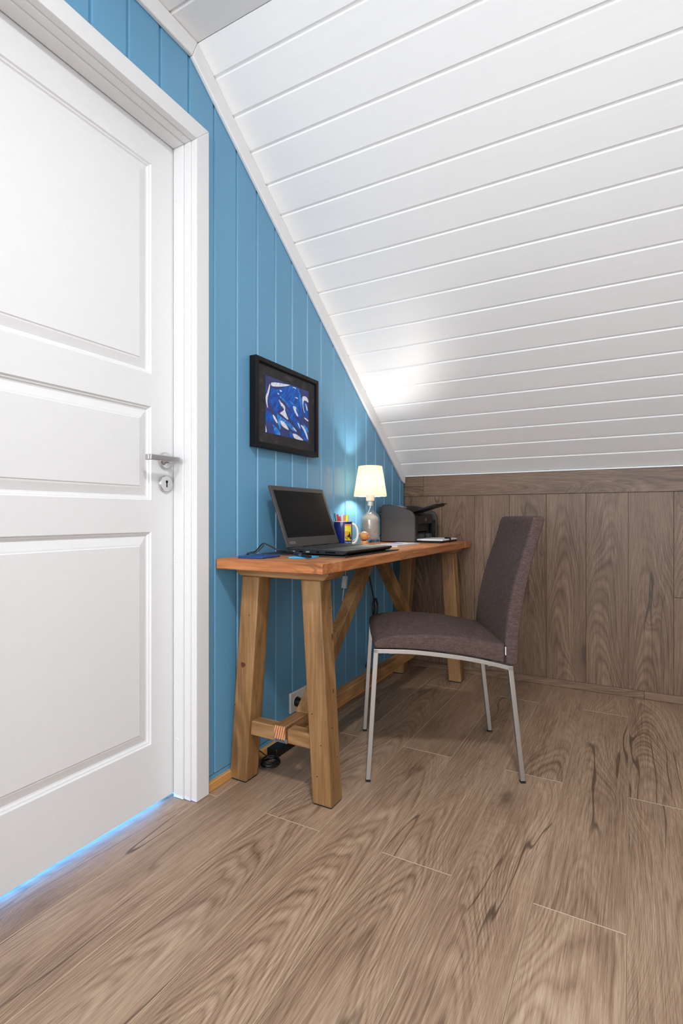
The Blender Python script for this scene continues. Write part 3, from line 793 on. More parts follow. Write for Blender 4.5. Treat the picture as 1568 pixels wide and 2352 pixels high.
for z_, y_ in ((0.235, 1.405), (0.600, 1.428), (0.140, 1.425)):
    leg_mark('nail_hole', 'hole', 'side', (0.404-0.042*(z_-0.004)/(ZL-0.004), y_, z_), 0.0014, 0.0018)
# small metal plate with raised lettering on the cross rail
pl = B(0.1820, 0.2340, 1.3865, 1.3880, 0.1605, 0.1745).build('name_plate', 'tag_metal', desk)
pl['label'] = 'small grey metal plate with raised lettering'
text_mesh('lettering', 'SOUL', 0.0165, 'tag_text', pl, lambda u, v, d_: (0.2070+u, 1.3860-d_, 0.1620+v), 0.0005, 'CENTER')

# ================================================================== CHAIR
CU0, CD0 = 0.345, 1.9715
fw = Vector((-math.sin(YAW), math.cos(YAW), 0)); rt = Vector((math.cos(YAW), math.sin(YAW), 0))
cpos = Vector((1.199, 0, 0))+fw*CD0+rt*CU0
chair = thing('dining_chair', cpos, 'brown fabric upholstered chair with slim satin steel legs pulled up to the desk', 'chair', rz=YAW-math.radians(1.0))
ORG[chair.name] = Vector((0, 0, 0))        # chair parts are written in the chair's own frame
def pad(profile, hw_fn, r, name, crown=0.0, nn=6):
    """profile: closed outline [(x, z)] swept across y with soft edges. hw_fn(x, z): half width there"""
    n = len(profile); P = [Vector((a, b)) for a, b in profile]
    area2 = sum(P[i].x*P[(i+1) % n].y-P[(i+1) % n].x*P[i].y for i in range(n))
    sg = 1 if area2 > 0 else -1
    nor = []
    for i in range(n):
        e = (P[(i+1) % n]-P[i-1]); nv = Vector((e.y, -e.x)).normalized()*sg; nor.append(nv)
    cen = sum((p for p in P), Vector((0, 0)))/n
    secs = []
    th = [PI/2*k/nn for k in range(nn, -1, -1)]
    ri = min(r, 0.0065)
    for t in th: secs.append((-1, r-r*math.sin(t), ri*(1-math.cos(t))))
    for fr_ in (0.75, 0.5, 0.25, 0, -0.25, -0.5, -0.75): secs.append((0, fr_, 0))
    for t in th[::-1]: secs.append((1, r-r*math.sin(t), ri*(1-math.cos(t))))
    vs = []
    for (side, a, ins) in secs:
        for i in range(n):
            p = P[i]-nor[i]*ins; h = hw_fn(p.x, p.y)
            if side == 0:
                yy = -(h-r)*a; cz = crown*(1-a*a)
                q = P[i]+nor[i]*cz
                vs.append((q.x, yy, q.y))
            else: vs.append((p.x, side*(h-a), p.y))
    fs = []
    m_ = len(secs)
    for j in range(m_-1):
        for i in range(n): fs.append((j*n+i, j*n+(i+1) % n, (j+1)*n+(i+1) % n, (j+1)*n+i))
    fs.append(tuple(range(n))); fs.append(tuple(range((m_-1)*n, m_*n))[::-1])
    return MB().add(vs, fs).build(name, 'fabric', chair, smooth=True)
def spline(pts, k=5):
    P = [Vector(p) for p in pts]; Q = []; m_ = len(P)
    for i in range(m_-1):
        p0, p1, p2, p3 = P[max(i-1, 0)], P[i], P[i+1], P[min(i+2, m_-1)]
        for a in range(k):
            t = a/k; Q.append(0.5*((2*p1)+(p2-p0)*t+(2*p0-5*p1+4*p2-p3)*t*t+(3*p1-p0-3*p2+p3)*t**3))
    Q.append(P[-1]); return [(q.x, q.y) for q in Q]
X = lambda u: u-CU0
bot = spline([(X(.116), .4455), (X(.18), .4445), (X(.26), .4405), (X(.397), .4245), (X(.50), .405), (X(.548), .394)], 4)
top = spline([(X(.545), .459), (X(.50), .4665), (X(.43), .4790), (X(.355), .4885), (X(.24), .4930), (X(.16), .4865), (X(.122), .4770)], 4)
front = [(X(.1105), .4690), (X(.1080), .4600), (X(.1100), .4515)]
seat = pad(bot+top+front, lambda x, z: 0.222-0.010*min(1, max(0, (x+.235)/.45)), 0.013, 'seat', 0.004)
rear = spline([(X(.5700), .3875), (X(.5860), .3925), (X(.5905), .410), (X(.5920), .440), (X(.596), .500), (X(.605), .559), (X(.6155), .618), (X(.629), .678), (X(.646), .744), (X(.665), .806), (X(.684), .866)], 4)
tp = [(X(.6865), .8760), (X(.6840), .8835), (X(.6750), .8870), (X(.6600), .8870), (X(.6500), .8840)]
frt = spline([(X(.6430), .8740), (X(.622), .800), (X(.600), .735), (X(.578), .660), (X(.562), .590), (X(.551), .520), (X(.546), .459), (X(.5485), .394)], 4)
back = pad(rear+tp+frt, lambda x, z: 0.2125-0.0195*min(1, max(0, (z-.42)/.46)), 0.015, 'backrest', 0.0015)
B(X(.5455), X(.5475), -0.2170, -0.2110, 0.425, 0.452).build('fabric_tag', 'paper', back)['label'] = 'small white fabric tag'
def side_frame(y, s):
    w_ = 0.0160
    leg = lambda xt, zt, xb, nm: MB().hexa([(xb-w_/2, y-w_/2, 0.003), (xb+w_/2, y-w_/2, 0.003), (xb+w_/2, y+w_/2, 0.003), (xb-w_/2, y+w_/2, 0.003)],
            [(xt-w_/2, y-w_/2, zt), (xt+w_/2, y-w_/2, zt), (xt+w_/2, y+w_/2, zt), (xt-w_/2, y+w_/2, zt)]).build('leg', 'chair_steel', chair, bevel=0.0015)
    leg(X(.1160), .4440, X(.0890), 'a'); leg(X(.5620), .3890, X(.6040), 'b')
    for xb in (X(.0890), X(.6040)):
        B(xb-w_/2-0.0004, xb+w_/2+0.0004, y-w_/2-0.0004, y+w_/2+0.0004, 0.0, 0.008).build('foot_cap', 'rubber', chair)
    pts = spline([(X(.1080), .4445), (X(.18), .4435), (X(.26), .4395), (X(.397), .4235), (X(.50), .4040), (X(.571), .3865)], 4)
    vs = []; fs = []
    for (a, b) in pts: vs += [(a, y-w_/2, b-0.0150), (a, y+w_/2, b-0.0150), (a, y+w_/2, b-0.0005), (a, y-w_/2, b-0.0005)]
    n_ = len(pts)
    for j in range(n_-1):
        for i in range(4): fs.append((j*4+i, j*4+(i+1) % 4, (j+1)*4+(i+1) % 4, (j+1)*4+i))
    fs += [(3, 2, 1, 0), (4*n_-4, 4*n_-3, 4*n_-2, 4*n_-1)]
    MB().add(vs, fs).build('side_rail', 'chair_steel', chair, bevel=0.0012)
side_frame(-0.2105, -1); side_frame(0.2050, 1)
for u_, z_ in ((.17, .434), (.50, .394)):
    B(X(u_)-0.009, X(u_)+0.009, -0.2015, 0.2015, z_-0.010, z_+0.004).build('cross_bar', 'chair_steel', chair)

# ================================================================== PICTURE
PYa, PYb, PZa, PZb = 1.4875, 1.9130, 1.1375, 1.4620
pic = thing('framed_painting', (0.0, 1.70, PZa), 'black framed abstract painting in blue and white hung on the blue wall', 'painting')
def ring_frame(mb, y0, y1, z0, z1, b, x0, x1):
    I = [(y0+b, z0+b), (y1-b, z0+b), (y1-b, z1-b), (y0+b, z1-b)]; O = [(y0, z0), (y1, z0), (y1, z1), (y0, z1)]
    for i in range(4):
        j = (i+1) % 4
        mb.prism([(x0, *O[i]), (x0, *O[j]), (x0, *I[j]), (x0, *I[i])], [(x1, *O[i]), (x1, *O[j]), (x1, *I[j]), (x1, *I[i])])
for i in range(4):
    I = [(PYa+.017, PZa+.017), (PYb-.017, PZa+.017), (PYb-.017, PZb-.017), (PYa+.017, PZb-.017)]; O = [(PYa, PZa), (PYb, PZa), (PYb, PZb), (PYa, PZb)]
    j = (i+1) % 4
    MB().prism([(0.001, *O[i]), (0.001, *O[j]), (0.001, *I[j]), (0.001, *I[i])], [(0.031, *O[i]), (0.031, *O[j]), (0.031, *I[j]), (0.031, *I[i])]).build('frame_bar', 'frame_black', pic, bevel=0.0012)
fi = MB(); ring_frame(fi, PYa+.0165, PYb-.0165, PZa+.0165, PZb-.0165, 0.003, 0.012, 0.0275); fi.build('inner_lip', 'frame_black', pic)
B(0.003, 0.0220, PYa+.015, PYb-.015, PZa+.015, PZb-.015).build('mount', 'mount', pic)
cv = B(0.0215, 0.0228, 1.5530, 1.8465, 1.1950, 1.4050).build('canvas', 'canvas', pic)
STROKES = [
('w',[(1.5849,1.3789),(1.5901,1.3862),(1.6252,1.393),(1.6614,1.3968),(1.7026,1.4016),(1.7121,1.4015),(1.6762,1.3894),(1.6252,1.3773),(1.5901,1.3713)]),
('w',[(1.5781,1.3794),(1.5805,1.3728),(1.5746,1.3479),(1.5645,1.3253),(1.5621,1.3085),(1.5679,1.284),(1.5611,1.292),(1.5534,1.315),(1.5544,1.3294),(1.5662,1.3482)]),
('w',[(1.6341,1.3328),(1.6468,1.3247),(1.6688,1.316),(1.6781,1.3092),(1.6755,1.2958),(1.6874,1.2807),(1.7018,1.2614),(1.6762,1.268),(1.6577,1.2757),(1.6395,1.28),(1.6577,1.2895),(1.6706,1.2971),(1.6669,1.3029),(1.6468,1.312)]),
('w',[(1.7257,1.3255),(1.7532,1.3228),(1.7492,1.311),(1.7712,1.2903),(1.7612,1.2864),(1.7413,1.303)]),
('w',[(1.7957,1.3712),(1.8102,1.3797),(1.8312,1.3782),(1.844,1.367),(1.844,1.3566),(1.8228,1.3629),(1.8081,1.36),(1.804,1.3411),(1.8102,1.3196),(1.8186,1.3119),(1.8123,1.3108),(1.8019,1.3339)]),
('w',[(1.8207,1.3533),(1.8312,1.3439),(1.8397,1.3202),(1.827,1.3294)]),
('w',[(1.6431,1.2531),(1.6614,1.2528),(1.6837,1.2434),(1.7045,1.2227),(1.6837,1.2262),(1.6614,1.2315),(1.6486,1.2402)]),
('w',[(1.5494,1.2249),(1.5544,1.2175),(1.5604,1.194),(1.5494,1.1944)]),
('w',[(1.5953,1.2693),(1.611,1.2615),(1.627,1.2452),(1.6252,1.2366),(1.611,1.2469),(1.6005,1.2556)]),
('w',[(1.7237,1.2145),(1.7492,1.2158),(1.7732,1.2102),(1.8019,1.2004),(1.804,1.195),(1.7773,1.1939),(1.7453,1.1931)]),
('w',[(1.7834,1.2576),(1.8019,1.257),(1.8228,1.2396),(1.8355,1.2231),(1.8431,1.2011),(1.8312,1.211),(1.8144,1.2338),(1.7936,1.249)]),
('w',[(1.7296,1.2395),(1.7433,1.2371),(1.7592,1.2238),(1.7413,1.228)]),
('w',[(1.7218,1.3959),(1.7453,1.401),(1.7552,1.3953),(1.7433,1.3961)]),
('w',[(1.7433,1.3619),(1.7612,1.3632),(1.7684,1.3586),(1.7532,1.3583)]),
('w',[(1.6377,1.3673),(1.6486,1.3696),(1.6577,1.3651),(1.6468,1.3618)]),
('w',[(1.6252,1.3552),(1.6341,1.3539),(1.6377,1.3483),(1.6287,1.3496)]),
('w',[(1.8081,1.292),(1.827,1.2905),(1.844,1.2841),(1.844,1.2795),(1.8228,1.283)]),
('w',[(1.7612,1.2631),(1.7732,1.2594),(1.7854,1.2388),(1.7732,1.2482)]),
('b',[(1.5832,1.3682),(1.6252,1.3647),(1.6688,1.3845),(1.7102,1.4),(1.7692,1.4061),(1.7854,1.3826),(1.7978,1.3626),(1.7936,1.3166),(1.8019,1.2887),(1.7773,1.2846),(1.7374,1.2847),(1.6988,1.3108),(1.6688,1.3375),(1.6323,1.3451),(1.611,1.3512),(1.5901,1.3221),(1.5832,1.3414)]),
('b',[(1.5832,1.3661),(1.604,1.354),(1.6323,1.3388),(1.6431,1.3155),(1.6541,1.2942),(1.6252,1.2828),(1.5901,1.2911),(1.5832,1.3208)]),
('b',[(1.6799,1.3117),(1.7218,1.2909),(1.7612,1.2753),(1.7978,1.2541),(1.827,1.2219),(1.8355,1.1955),(1.8019,1.2049),(1.7814,1.2337),(1.7374,1.256),(1.6988,1.2783)]),
('b',[(1.5511,1.278),(1.5798,1.2749),(1.6005,1.2577),(1.611,1.2365),(1.5832,1.2425),(1.5511,1.2333)]),
('b',[(1.7026,1.2224),(1.7257,1.217),(1.7335,1.1938),(1.7141,1.1935)]),
('b',[(1.8081,1.3532),(1.8228,1.3583),(1.844,1.3301),(1.844,1.2795),(1.8186,1.3028),(1.8102,1.3241)]),
('l',[(1.5935,1.2317),(1.611,1.226),(1.6395,1.2134),(1.6486,1.1935),(1.6075,1.1922),(1.6057,1.2128)]),
('l',[(1.6216,1.2821),(1.6395,1.2705),(1.6688,1.2625),(1.7102,1.254),(1.7374,1.2406),(1.7612,1.2219),(1.7218,1.2274),(1.6837,1.2456),(1.6431,1.2563),(1.6504,1.2277),(1.6395,1.2134),(1.6287,1.2455)]),
('l',[(1.6988,1.3411),(1.7296,1.3361),(1.7612,1.3221),(1.7773,1.3026),(1.7374,1.3266),(1.7141,1.3332)]),
('l',[(1.8019,1.2638),(1.827,1.2562),(1.844,1.2426),(1.844,1.2311),(1.8144,1.2429)]),
('l',[(1.7612,1.4),(1.7773,1.3967),(1.7895,1.361),(1.7978,1.3354),(1.7895,1.3159),(1.7773,1.3586)]),
('l',[(1.6323,1.3451),(1.6614,1.3424),(1.6912,1.3289),(1.7064,1.31),(1.6762,1.3282),(1.6468,1.3374)]),
]
for kind_, lift in (('b', 0.0002), ('l', 0.0004), ('w', 0.0007)):
    mb = MB(); n_ = 0
    for kk, pts in STROKES:
        if kk != kind_: continue
        cl_ = lambda p: (min(1.8460, max(1.5535, p[0])), min(1.4045, max(1.1955, p[1])))
        # soften the outline
        Q = []; m_ = len(pts)
        for i in range(m_):
            a, b = Vector(pts[i]), Vector(pts[(i+1) % m_]); Q += [a*0.75+b*0.25, a*0.25+b*0.75]
        Q = [cl_(q) for q in Q]; h_ = 0.0228+lift+n_*0.00003; n_ += 1
        mb.prism([(0.0227, *q) for q in Q], [(h_, *q) for q in Q])
    so = mb.build('paint_strokes', 'stroke_'+kind_, cv); so['kind'] = 'stuff'

# ================================================================== LAPTOP
lap = thing('laptop', (0.25, 1.73, 0.754), 'open black laptop with dark screen on the desk', 'laptop')
LXa, LXb, LYa, LYb = 0.128, 0.368, 1.538, 1.915
zb = 0.7545
base = MB().prism([(LXa, LYa, zb+0.003), (LXb-0.012, LYa, zb+0.003), (LXb, LYa, zb+0.010), (LXb, LYa, zb+0.0165), (LXa, LYa, zb+0.0200)],
                  [(LXa, LYb, zb+0.003), (LXb-0.012, LYb, zb+0.003), (LXb, LYb, zb+0.010), (LXb, LYb, zb+0.0165), (LXa, LYb, zb+0.0200)]).build('base', 'laptop_black', lap, bevel=0.0012)
def zdeck(x): return zb+0.0200-(x-LXa)/(LXb-LXa)*0.0035
MB().hexa([(LXa+.002, LYa+.002, zdeck(LXa)-.0004), (LXb-.002, LYa+.002, zdeck(LXb)-.0004), (LXb-.002, LYb-.002, zdeck(LXb)-.0004), (LXa+.002, LYb-.002, zdeck(LXa)-.0004)],
          [(LXa+.003, LYa+.003, zdeck(LXa)+.0005), (LXb-.003, LYa+.003, zdeck(LXb)+.0005), (LXb-.003, LYb-.003, zdeck(LXb)+.0005), (LXa+.003, LYb-.003, zdeck(LXa)+.0005)]).build('palm_rest', 'laptop_grey', base)
kb = MB()
for r_ in range(6):
    nk = 15
    for q in range(nk):
        xx = 0.145+r_*0.0185; yy = LYa+0.022+q*(LYb-LYa-0.044)/nk; kw = (LYb-LYa-0.044)/nk-0.003
        if r_ == 5 and 4 <= q <= 8:
            if q > 4: continue
            kw = kw*5+0.012
        z_ = zdeck(xx+0.008)
        kb.hexa([(xx, yy, z_), (xx+.0155, yy, z_), (xx+.0155, yy+kw, z_), (xx, yy+kw, z_)],
                [(xx+.001, yy+.001, z_+.0022), (xx+.0145, yy+.001, z_+.0022), (xx+.0145, yy+kw-.001, z_+.0022), (xx+.001, yy+kw-.001, z_+.0022)])
ko = kb.build('keyboard', 'key', base); ko['kind'] = 'stuff'
B(0.285, 0.345, 1.665, 1.765, zdeck(0.315)-.0002, zdeck(0.315)+.0007).build('touchpad', 'laptop_black', base)
for i, (xa, xb, mt) in enumerate(((0.150, 0.162, 'brushed'), (0.180, 0.196, 'black_gloss'), (0.208, 0.222, 'brushed'), (0.250, 0.262, 'black_gloss'), (0.285, 0.325, 'black_gloss'))):
    B(xa, xb, LYa-0.0004, LYa+0.001, zb+0.0075, zb+0.0125).build('port', mt, base)
# lid leaning back towards the wall
hx, hz = LXa+0.004, zb+0.0200; tx, tz = 0.050, 1.0005
dv = Vector((tx-hx, 0, tz-hz)); Ld = dv.length; dv.normalize(); nv = Vector((dv.z, 0, -dv.x))     # nv faces the user
def lidp(s_, y_, o_): p = Vector((hx, 0, hz))+dv*s_+nv*o_; return (p.x, y_, p.z)
def lidbox(s0, s1, y0, y1, o0, o1):
    return MB().hexa([lidp(s0, y0, o0), lidp(s0, y1, o0), lidp(s1, y1, o0), lidp(s1, y0, o0)],
                     [lidp(s0, y0, o1), lidp(s0, y1, o1), lidp(s1, y1, o1), lidp(s1, y0, o1)])
lid = lidbox(0.002, Ld, LYa+0.001, LYb-0.001, -0.008, 0.0).build('lid', 'laptop_grey', lap, bevel=0.0018)
lidbox(0.038, Ld-0.018, LYa+0.017, LYb-0.017, -0.0004, 0.0003).build('screen', 'screen', lid)
lb = lidbox(0.014, 0.0225, LYa+0.020, LYa+0.058, -0.0002, 0.0003).build('maker_plate', 'tag_metal', lid)
text_mesh('lettering', 'Lenovo', 0.0105, 'laptop_black', lb, lambda u, v, d_: lidp(0.0155+v, LYa+0.022+u, 0.0004+d_), 0.0001)
for ya in (LYa+0.05, LYb-0.09):
    B(hx-0.006, hx+0.006, ya, ya+0.04, zb+0.014, zb+0.0245).build('hinge', 'laptop_black', lap, bevel=0.002)
for (xx, yy) in ((0.15, LYa+.03), (0.35, LYa+.03), (0.15, LYb-.03), (0.35, LYb-.03)):
    MB().lathe([(0.006, 0.0), (0.006, 0.0034)], (xx, yy, 0.7541), 12).build('rubber_foot', 'rubber', base)

# leather folder under the laptop with sheets in it
fo = thing('document_folder', (0.2, 1.75, ZT), 'thin dark leather folder lying under the laptop', 'folder')
B(0.030, 0.372, 1.520, 1.975, ZT+0.0002, ZT+0.0016).build('lower_cover', 'leather', fo, bevel=0.0004)
B(0.036, 0.368, 1.526, 1.966, ZT+0.0017, ZT+0.0027).build('sheets', 'paper', fo)
B(0.030, 0.374, 1.520, 1.978, ZT+0.0028, ZT+0.0040).build('upper_cover', 'leather', fo, bevel=0.0004)

# ================================================================== SMALL THINGS ON THE DESK
def rot_box(cx, cy, L, W, ang, z0, z1):
    c_, s_ = math.cos(ang), math.sin(ang)
    q = [(cx+a*c_-b*s_, cy+a*s_+b*c_) for a, b in ((-L/2, -W/2), (L/2, -W/2), (L/2, W/2), (-L/2, W/2))]
    return MB().hexa([(x, y, z0) for x, y in q], [(x, y, z1) for x, y in q])
bc = thing('flat_case', (0.112, 1.402, ZT), 'flat dark blue case lying on the near end of the desk', 'case')
rot_box(0.112, 1.402, 0.094, 0.112, math.radians(4), ZT+0.0001, ZT+0.0075).build('shell', 'blue_case', bc, bevel=0.002, seg=3)
MB().lathe([(0.0022, 0.0), (0.0022, 0.0006)], (0.130, 1.384, ZT+0.0073), 12).build('stud', 'brushed', bc)
tag(rot_box(0.240, 1.475, 0.078, 0.078, math.radians(10), ZT+0.0001, ZT+0.0032).build('sticky_note_pad', 'note_blue'), 'pad of bright blue sticky notes beside the laptop', 'notepad')
pen = thing('pen', (0.25, 1.45, ZT+0.0032), 'black and silver ballpoint pen lying across the blue sticky notes', 'pen')
pa, pb = Vector((0.186, 1.496, ZT+0.0085)), Vector((0.308, 1.412, ZT+0.0085)); pd_ = pb-pa
seg = lambda a, b, r, nm, mt: MB().tube([pa+pd_*a, pa+pd_*b], r, 14, 0).build(nm, mt, pen, smooth=True)
seg(0.06, 0.34, 0.0048, 'barrel', 'laptop_black'); seg(0.34, 0.52, 0.0049, 'band', 'tag_metal'); seg(0.52, 0.92, 0.0053, 'grip', 'laptop_black')
seg(0.0, 0.06, 0.0026, 'button', 'tag_metal'); seg(0.92, 1.0, 0.0030, 'tip', 'laptop_black')
MB().tube([pa+pd_*0.10+Vector((0, 0, .0062)), pa+pd_*0.45+Vector((0, 0, .0066))], 0.0011, 8, 0).build('clip', 'tag_metal', pen)

# mug with pens
MX, MY, MR, MH = 0.100, 2.002, 0.0405, 0.116
mug = thing('mug', (MX, MY, ZT), 'dark blue mug with yellow motorcycle print holding pens', 'mug')
bd = MB().lathe([(0.034, 0.0), (0.0385, 0.002), (MR, 0.008), (MR, MH-0.002)], (MX, MY, ZT+0.0002), 48, cap=False)
bd.build('body', 'mug_blue', mug, smooth=True)
MB().lathe([(MR, MH-0.0025), (MR+0.0001, MH), (MR-0.0030, MH), (MR-0.0035, MH-0.004), (MR-0.0035, 0.006), (0.0, 0.006)], (MX, MY, ZT+0.0002), 48, cap=False).build('lining', 'mug_cream', mug, smooth=True)
MB().lathe([(0.0, 0.0), (0.034, 0.0)], (MX, MY, ZT+0.0003), 32, cap=False).build('foot', 'mug_cream', mug)
ha = YAW+math.radians(-2)
hd = Vector((math.cos(ha), math.sin(ha), 0)); hp = []
for t in range(13):
    a = -PI/2+PI*t/12
    hp.append(Vector((MX, MY, ZT+0.062))+hd*(MR-0.003+0.026*math.cos(a)**0.8 if math.cos(a) > 0 else MR-0.003)+Vector((0, 0, 0.042*math.sin(a))))
hm = MB().tube(hp, 0.0052, 12, 3).build('handle', 'mug_cream', mug, smooth=True)
# print wrapped on the body, left of the handle as seen from the chair
def wrap(u, v, d_, a0): a = a0+u/MR; r_ = MR+0.0003+d_; return (MX+r_*math.cos(a), MY+r_*math.sin(a), ZT+v)
PA = math.atan2(-MY, 1.195-MX)+math.radians(36)
def wrap_patch(u0, u1, v0, v1, lift, name, mt, par=None, n=8):
    mb = MB(); vs = []; fs = []
    for i in range(n+1):
        u = u0+(u1-u0)*i/n; vs += [wrap(u, v0, lift, PA), wrap(u, v1, lift, PA)]
    for i in range(n): fs.append((2*i, 2*i+2, 2*i+3, 2*i+1))
    return mb.add(vs, fs).build(name, mt, par or mug)
def wrap_poly(pts, lift, name, mt, par):
    n = len(pts); return MB().add([wrap(u, v, lift, PA) for u, v in pts], [tuple(range(n))]).build(name, mt, par)
pp = wrap_patch(-0.018, 0.018, 0.034, 0.104, 0.0, 'printed_panel', 'yellow')
wrap_patch(-0.018, 0.000, 0.034, 0.074, 0.0002, 'ground', 'gold', pp)
wrap_patch(-0.018, 0.018, 0.096, 0.104, 0.0002, 'banner', 'orange', pp)
wrap_poly([(-0.017, 0.080), (0.012, 0.090), (0.014, 0.0925), (-0.004, 0.092), (-0.017, 0.088)], 0.0004, 'plane', 'plum', pp)
for (u_, v_) in ((-0.008, 0.047), (0.012, 0.044)):
    wrap_poly([(u_+0.0068*math.cos(t*PI/8), v_+0.0068*math.sin(t*PI/8)) for t in range(16)], 0.0004, 'wheel', 'dark', pp)
wrap_poly([(-0.006, 0.050), (0.002, 0.046), (0.012, 0.047), (0.013, 0.056), (0.008, 0.064), (0.009, 0.070), (0.004, 0.071), (0.001, 0.060), (-0.003, 0.057)], 0.0005, 'rider', 'brownink', pp)
text_mesh('lettering', 'Harley-', 0.0125, 'mug_text', mug, lambda u, v, d_: wrap(u-0.018, 0.0225+v, 0.0002+d_, PA), 0.0001)
text_mesh('lettering', 'Davidson', 0.0125, 'mug_text', mug, lambda u, v, d_: wrap(u-0.012, 0.0115+v, 0.0002+d_, PA), 0.0001)
# pens standing in the mug
fv = -fw
def pen_in_mug(name, lat, dep, lean, top_z, rad, mt, capmt, label, cat='pen'):
    b_ = Vector((MX, MY, ZT+0.008))+rt*(lat*0.55)+fw*(dep*0.5); t_ = Vector((MX, MY, 0))+rt*(lat+lean)+fw*dep; t_.z = top_z
    t = thing(name, b_, label, cat)
    dvv = t_-b_
    MB().tube([b_, b_+dvv*0.78], rad, 12, 0).build('barrel', mt, t, smooth=True)
    MB().tube([b_+dvv*0.78, b_+dvv], rad*0.92, 12, 0).build('cap', capmt, t, smooth=True)
pen_in_mug('pen', -0.028, 0.004, -0.008, 0.8995, 0.0040, 'dark', 'green', 'black pen with green end at the left of the mug')
pen_in_mug('marker', -0.018, 0.012, -0.006, 0.8950, 0.0048, 'red', 'red', 'tall bright red marker standing in the blue mug')
pen_in_mug('marker', -0.008, -0.010, -0.006, 0.8870, 0.0042, 'red', 'red', 'shorter red marker in the mug, in front of the tall red one')
pen_in_mug('pen', -0.002, 0.016, -0.002, 0.8975, 0.0050, 'pinkwhite', 'pinkwhite', 'white pen in the mug between red and orange ones')
pen_in_mug('pencil', 0.009, 0.004, -0.004, 0.8915, 0.0036, 'orange', 'orange', 'thin orange pencil in the mug beside the yellow marker', 'pencil')
pen_in_mug('highlighter', 0.019, 0.004, -0.001, 0.8930, 0.0082, 'yellow', 'yellow', 'thick yellow highlighter at the right of the mug', 'marker')

# wooden bird figure
WX, WY = 0.172, 2.064
bird = thing('wooden_bird', (WX, WY, ZT), 'small round turned wood bird figure in front of the bottle lamp', 'figurine')
MB().lathe([(0.0165, 0.0), (0.0178, 0.002), (0.0178, 0.028), (0.0165, 0.030)], (WX, WY, ZT+0.0002), 32).build('base', 'wood_bird', bird, smooth=True)
MB().lathe([(0.009, 0.030), (0.009, 0.0345)], (WX, WY, ZT), 20).build('neck', 'rubber', bird)
hb = MB().sphere((WX, WY, ZT+0.0515), 0.0205, 32, 18, (1, 1, 0.95)).build('body', 'wood_bird', bird, smooth=True)
bk = Vector((WX, WY, ZT+0.0475))+rt*0.0195-fw*0.006
MB().sphere(bk, 0.0052, 16, 10).build('beak', 'wood_bird', hb, smooth=True)
ev = (rt*0.60-fw*0.80).normalized()
e0 = Vector((WX, WY, ZT+0.0515))
MB().tube([e0+(ev*0.0205+rt*(-0.003)+Vector((0, 0, 0.003))), e0+(ev*0.0207+Vector((0, 0, 0.0045))), e0+(ev*0.0205+rt*0.0025+Vector((0, 0, 0.003)))], 0.0005, 6, 3).build('eye', 'brownink', hb)

# lamp made of a bottle
BX, BY = 0.112, 2.250
lamp = thing('table_lamp', (BX, BY, ZT), 'lit table lamp with cream shade on a sand filled glass bottle', 'lamp')
out = [(0.040, 0.0), (0.0455, 0.002), (0.047, 0.006), (0.047, 0.118), (0.0455, 0.130), (0.040, 0.143), (0.030, 0.153), (0.0205, 0.160), (0.0165, 0.168), (0.0158, 0.180), (0.0158, 0.196), (0.0178, 0.198), (0.0178, 0.206), (0.0158, 0.208)]
inn = [(0.0125, 0.208), (0.0125, 0.168), (0.0175, 0.1585), (0.028, 0.150), (0.0375, 0.140), (0.0428, 0.128), (0.0440, 0.118), (0.0440, 0.032), (0.040, 0.026), (0.0, 0.0245)]
MB().lathe([(0.0, 0.0)]+out+inn, (BX, BY, ZT+0.0002), 48, cap=False).build('bottle', 'glass', lamp, smooth=True)
MB().lathe([(0.0, 0.0275), (0.034, 0.0285), (0.0385, 0.034), (0.0415, 0.050), (0.0418, 0.117), (0.0395, 0.127), (0.033, 0.136), (0.022, 0.144), (0.010, 0.150), (0.0, 0.152)], (BX, BY, ZT), 40, cap=False).build('sand', 'sand', lamp, smooth=True)
MB().lathe([(0.0122, 0.188), (0.0122, 0.2085), (0.0190, 0.210), (0.0205, 0.222), (0.0205, 0.236), (0.014, 0.238), (0.014, 0.262)], (BX, BY, ZT), 32).build('socket', 'socket_white', lamp, smooth=True)
MB().tube([(BX+0.004, BY, ZT+0.188), (BX-0.002, BY-0.002, ZT+0.172), (BX-0.006, BY-0.004, ZT+0.158), (BX-0.008, BY-0.006, ZT+0.150)], 0.0018, 8).build('inner_cord', 'cord_white', lamp, smooth=True)
MB().sphere((BX, BY, ZT+0.292), 0.022, 20, 12, (1, 1, 1.25)).build('bulb', 'bulb', lamp, smooth=True)
z0_, z1_ = 0.234, 0.3735
sh = MB().lathe([(0.0785, z0_), (0.0563, z1_), (0.0555, z1_), (0.0777, z0_), (0.0785, z0_)], (BX, BY, ZT), 64, cap=False).build('lamp_shade', 'shade', lamp, smooth=True)
for (r_, z_) in ((0.0783, z0_), (0.0561, z1_)):
    MB().lathe([(r_-0.0012, z_-0.0016), (r_+0.0010, z_-0.0016), (r_+0.0010, z_+0.0016), (r_-0.0012, z_+0.0016), (r_-0.0012, z_-0.0016)], (BX, BY, ZT), 64, cap=False).build('shade_ring', 'mug_cream', sh, smooth=True)
sp_ = MB()
for k in range(3):
    a = 2*PI*k/3; sp_.tube([(BX+0.014*math.cos(a), BY+0.014*math.sin(a), ZT+0.258), (BX+0.0765*math.cos(a), BY+0.0765*math.sin(a), ZT+0.240)], 0.0012, 6, 0)
sp_.build('shade_carrier', 'brushed', lamp)
lc = thing('lamp_cord', (0.012, 2.18, 0.19), 'white lamp cord with inline switch hanging on the blue wall under the desk', 'cord')
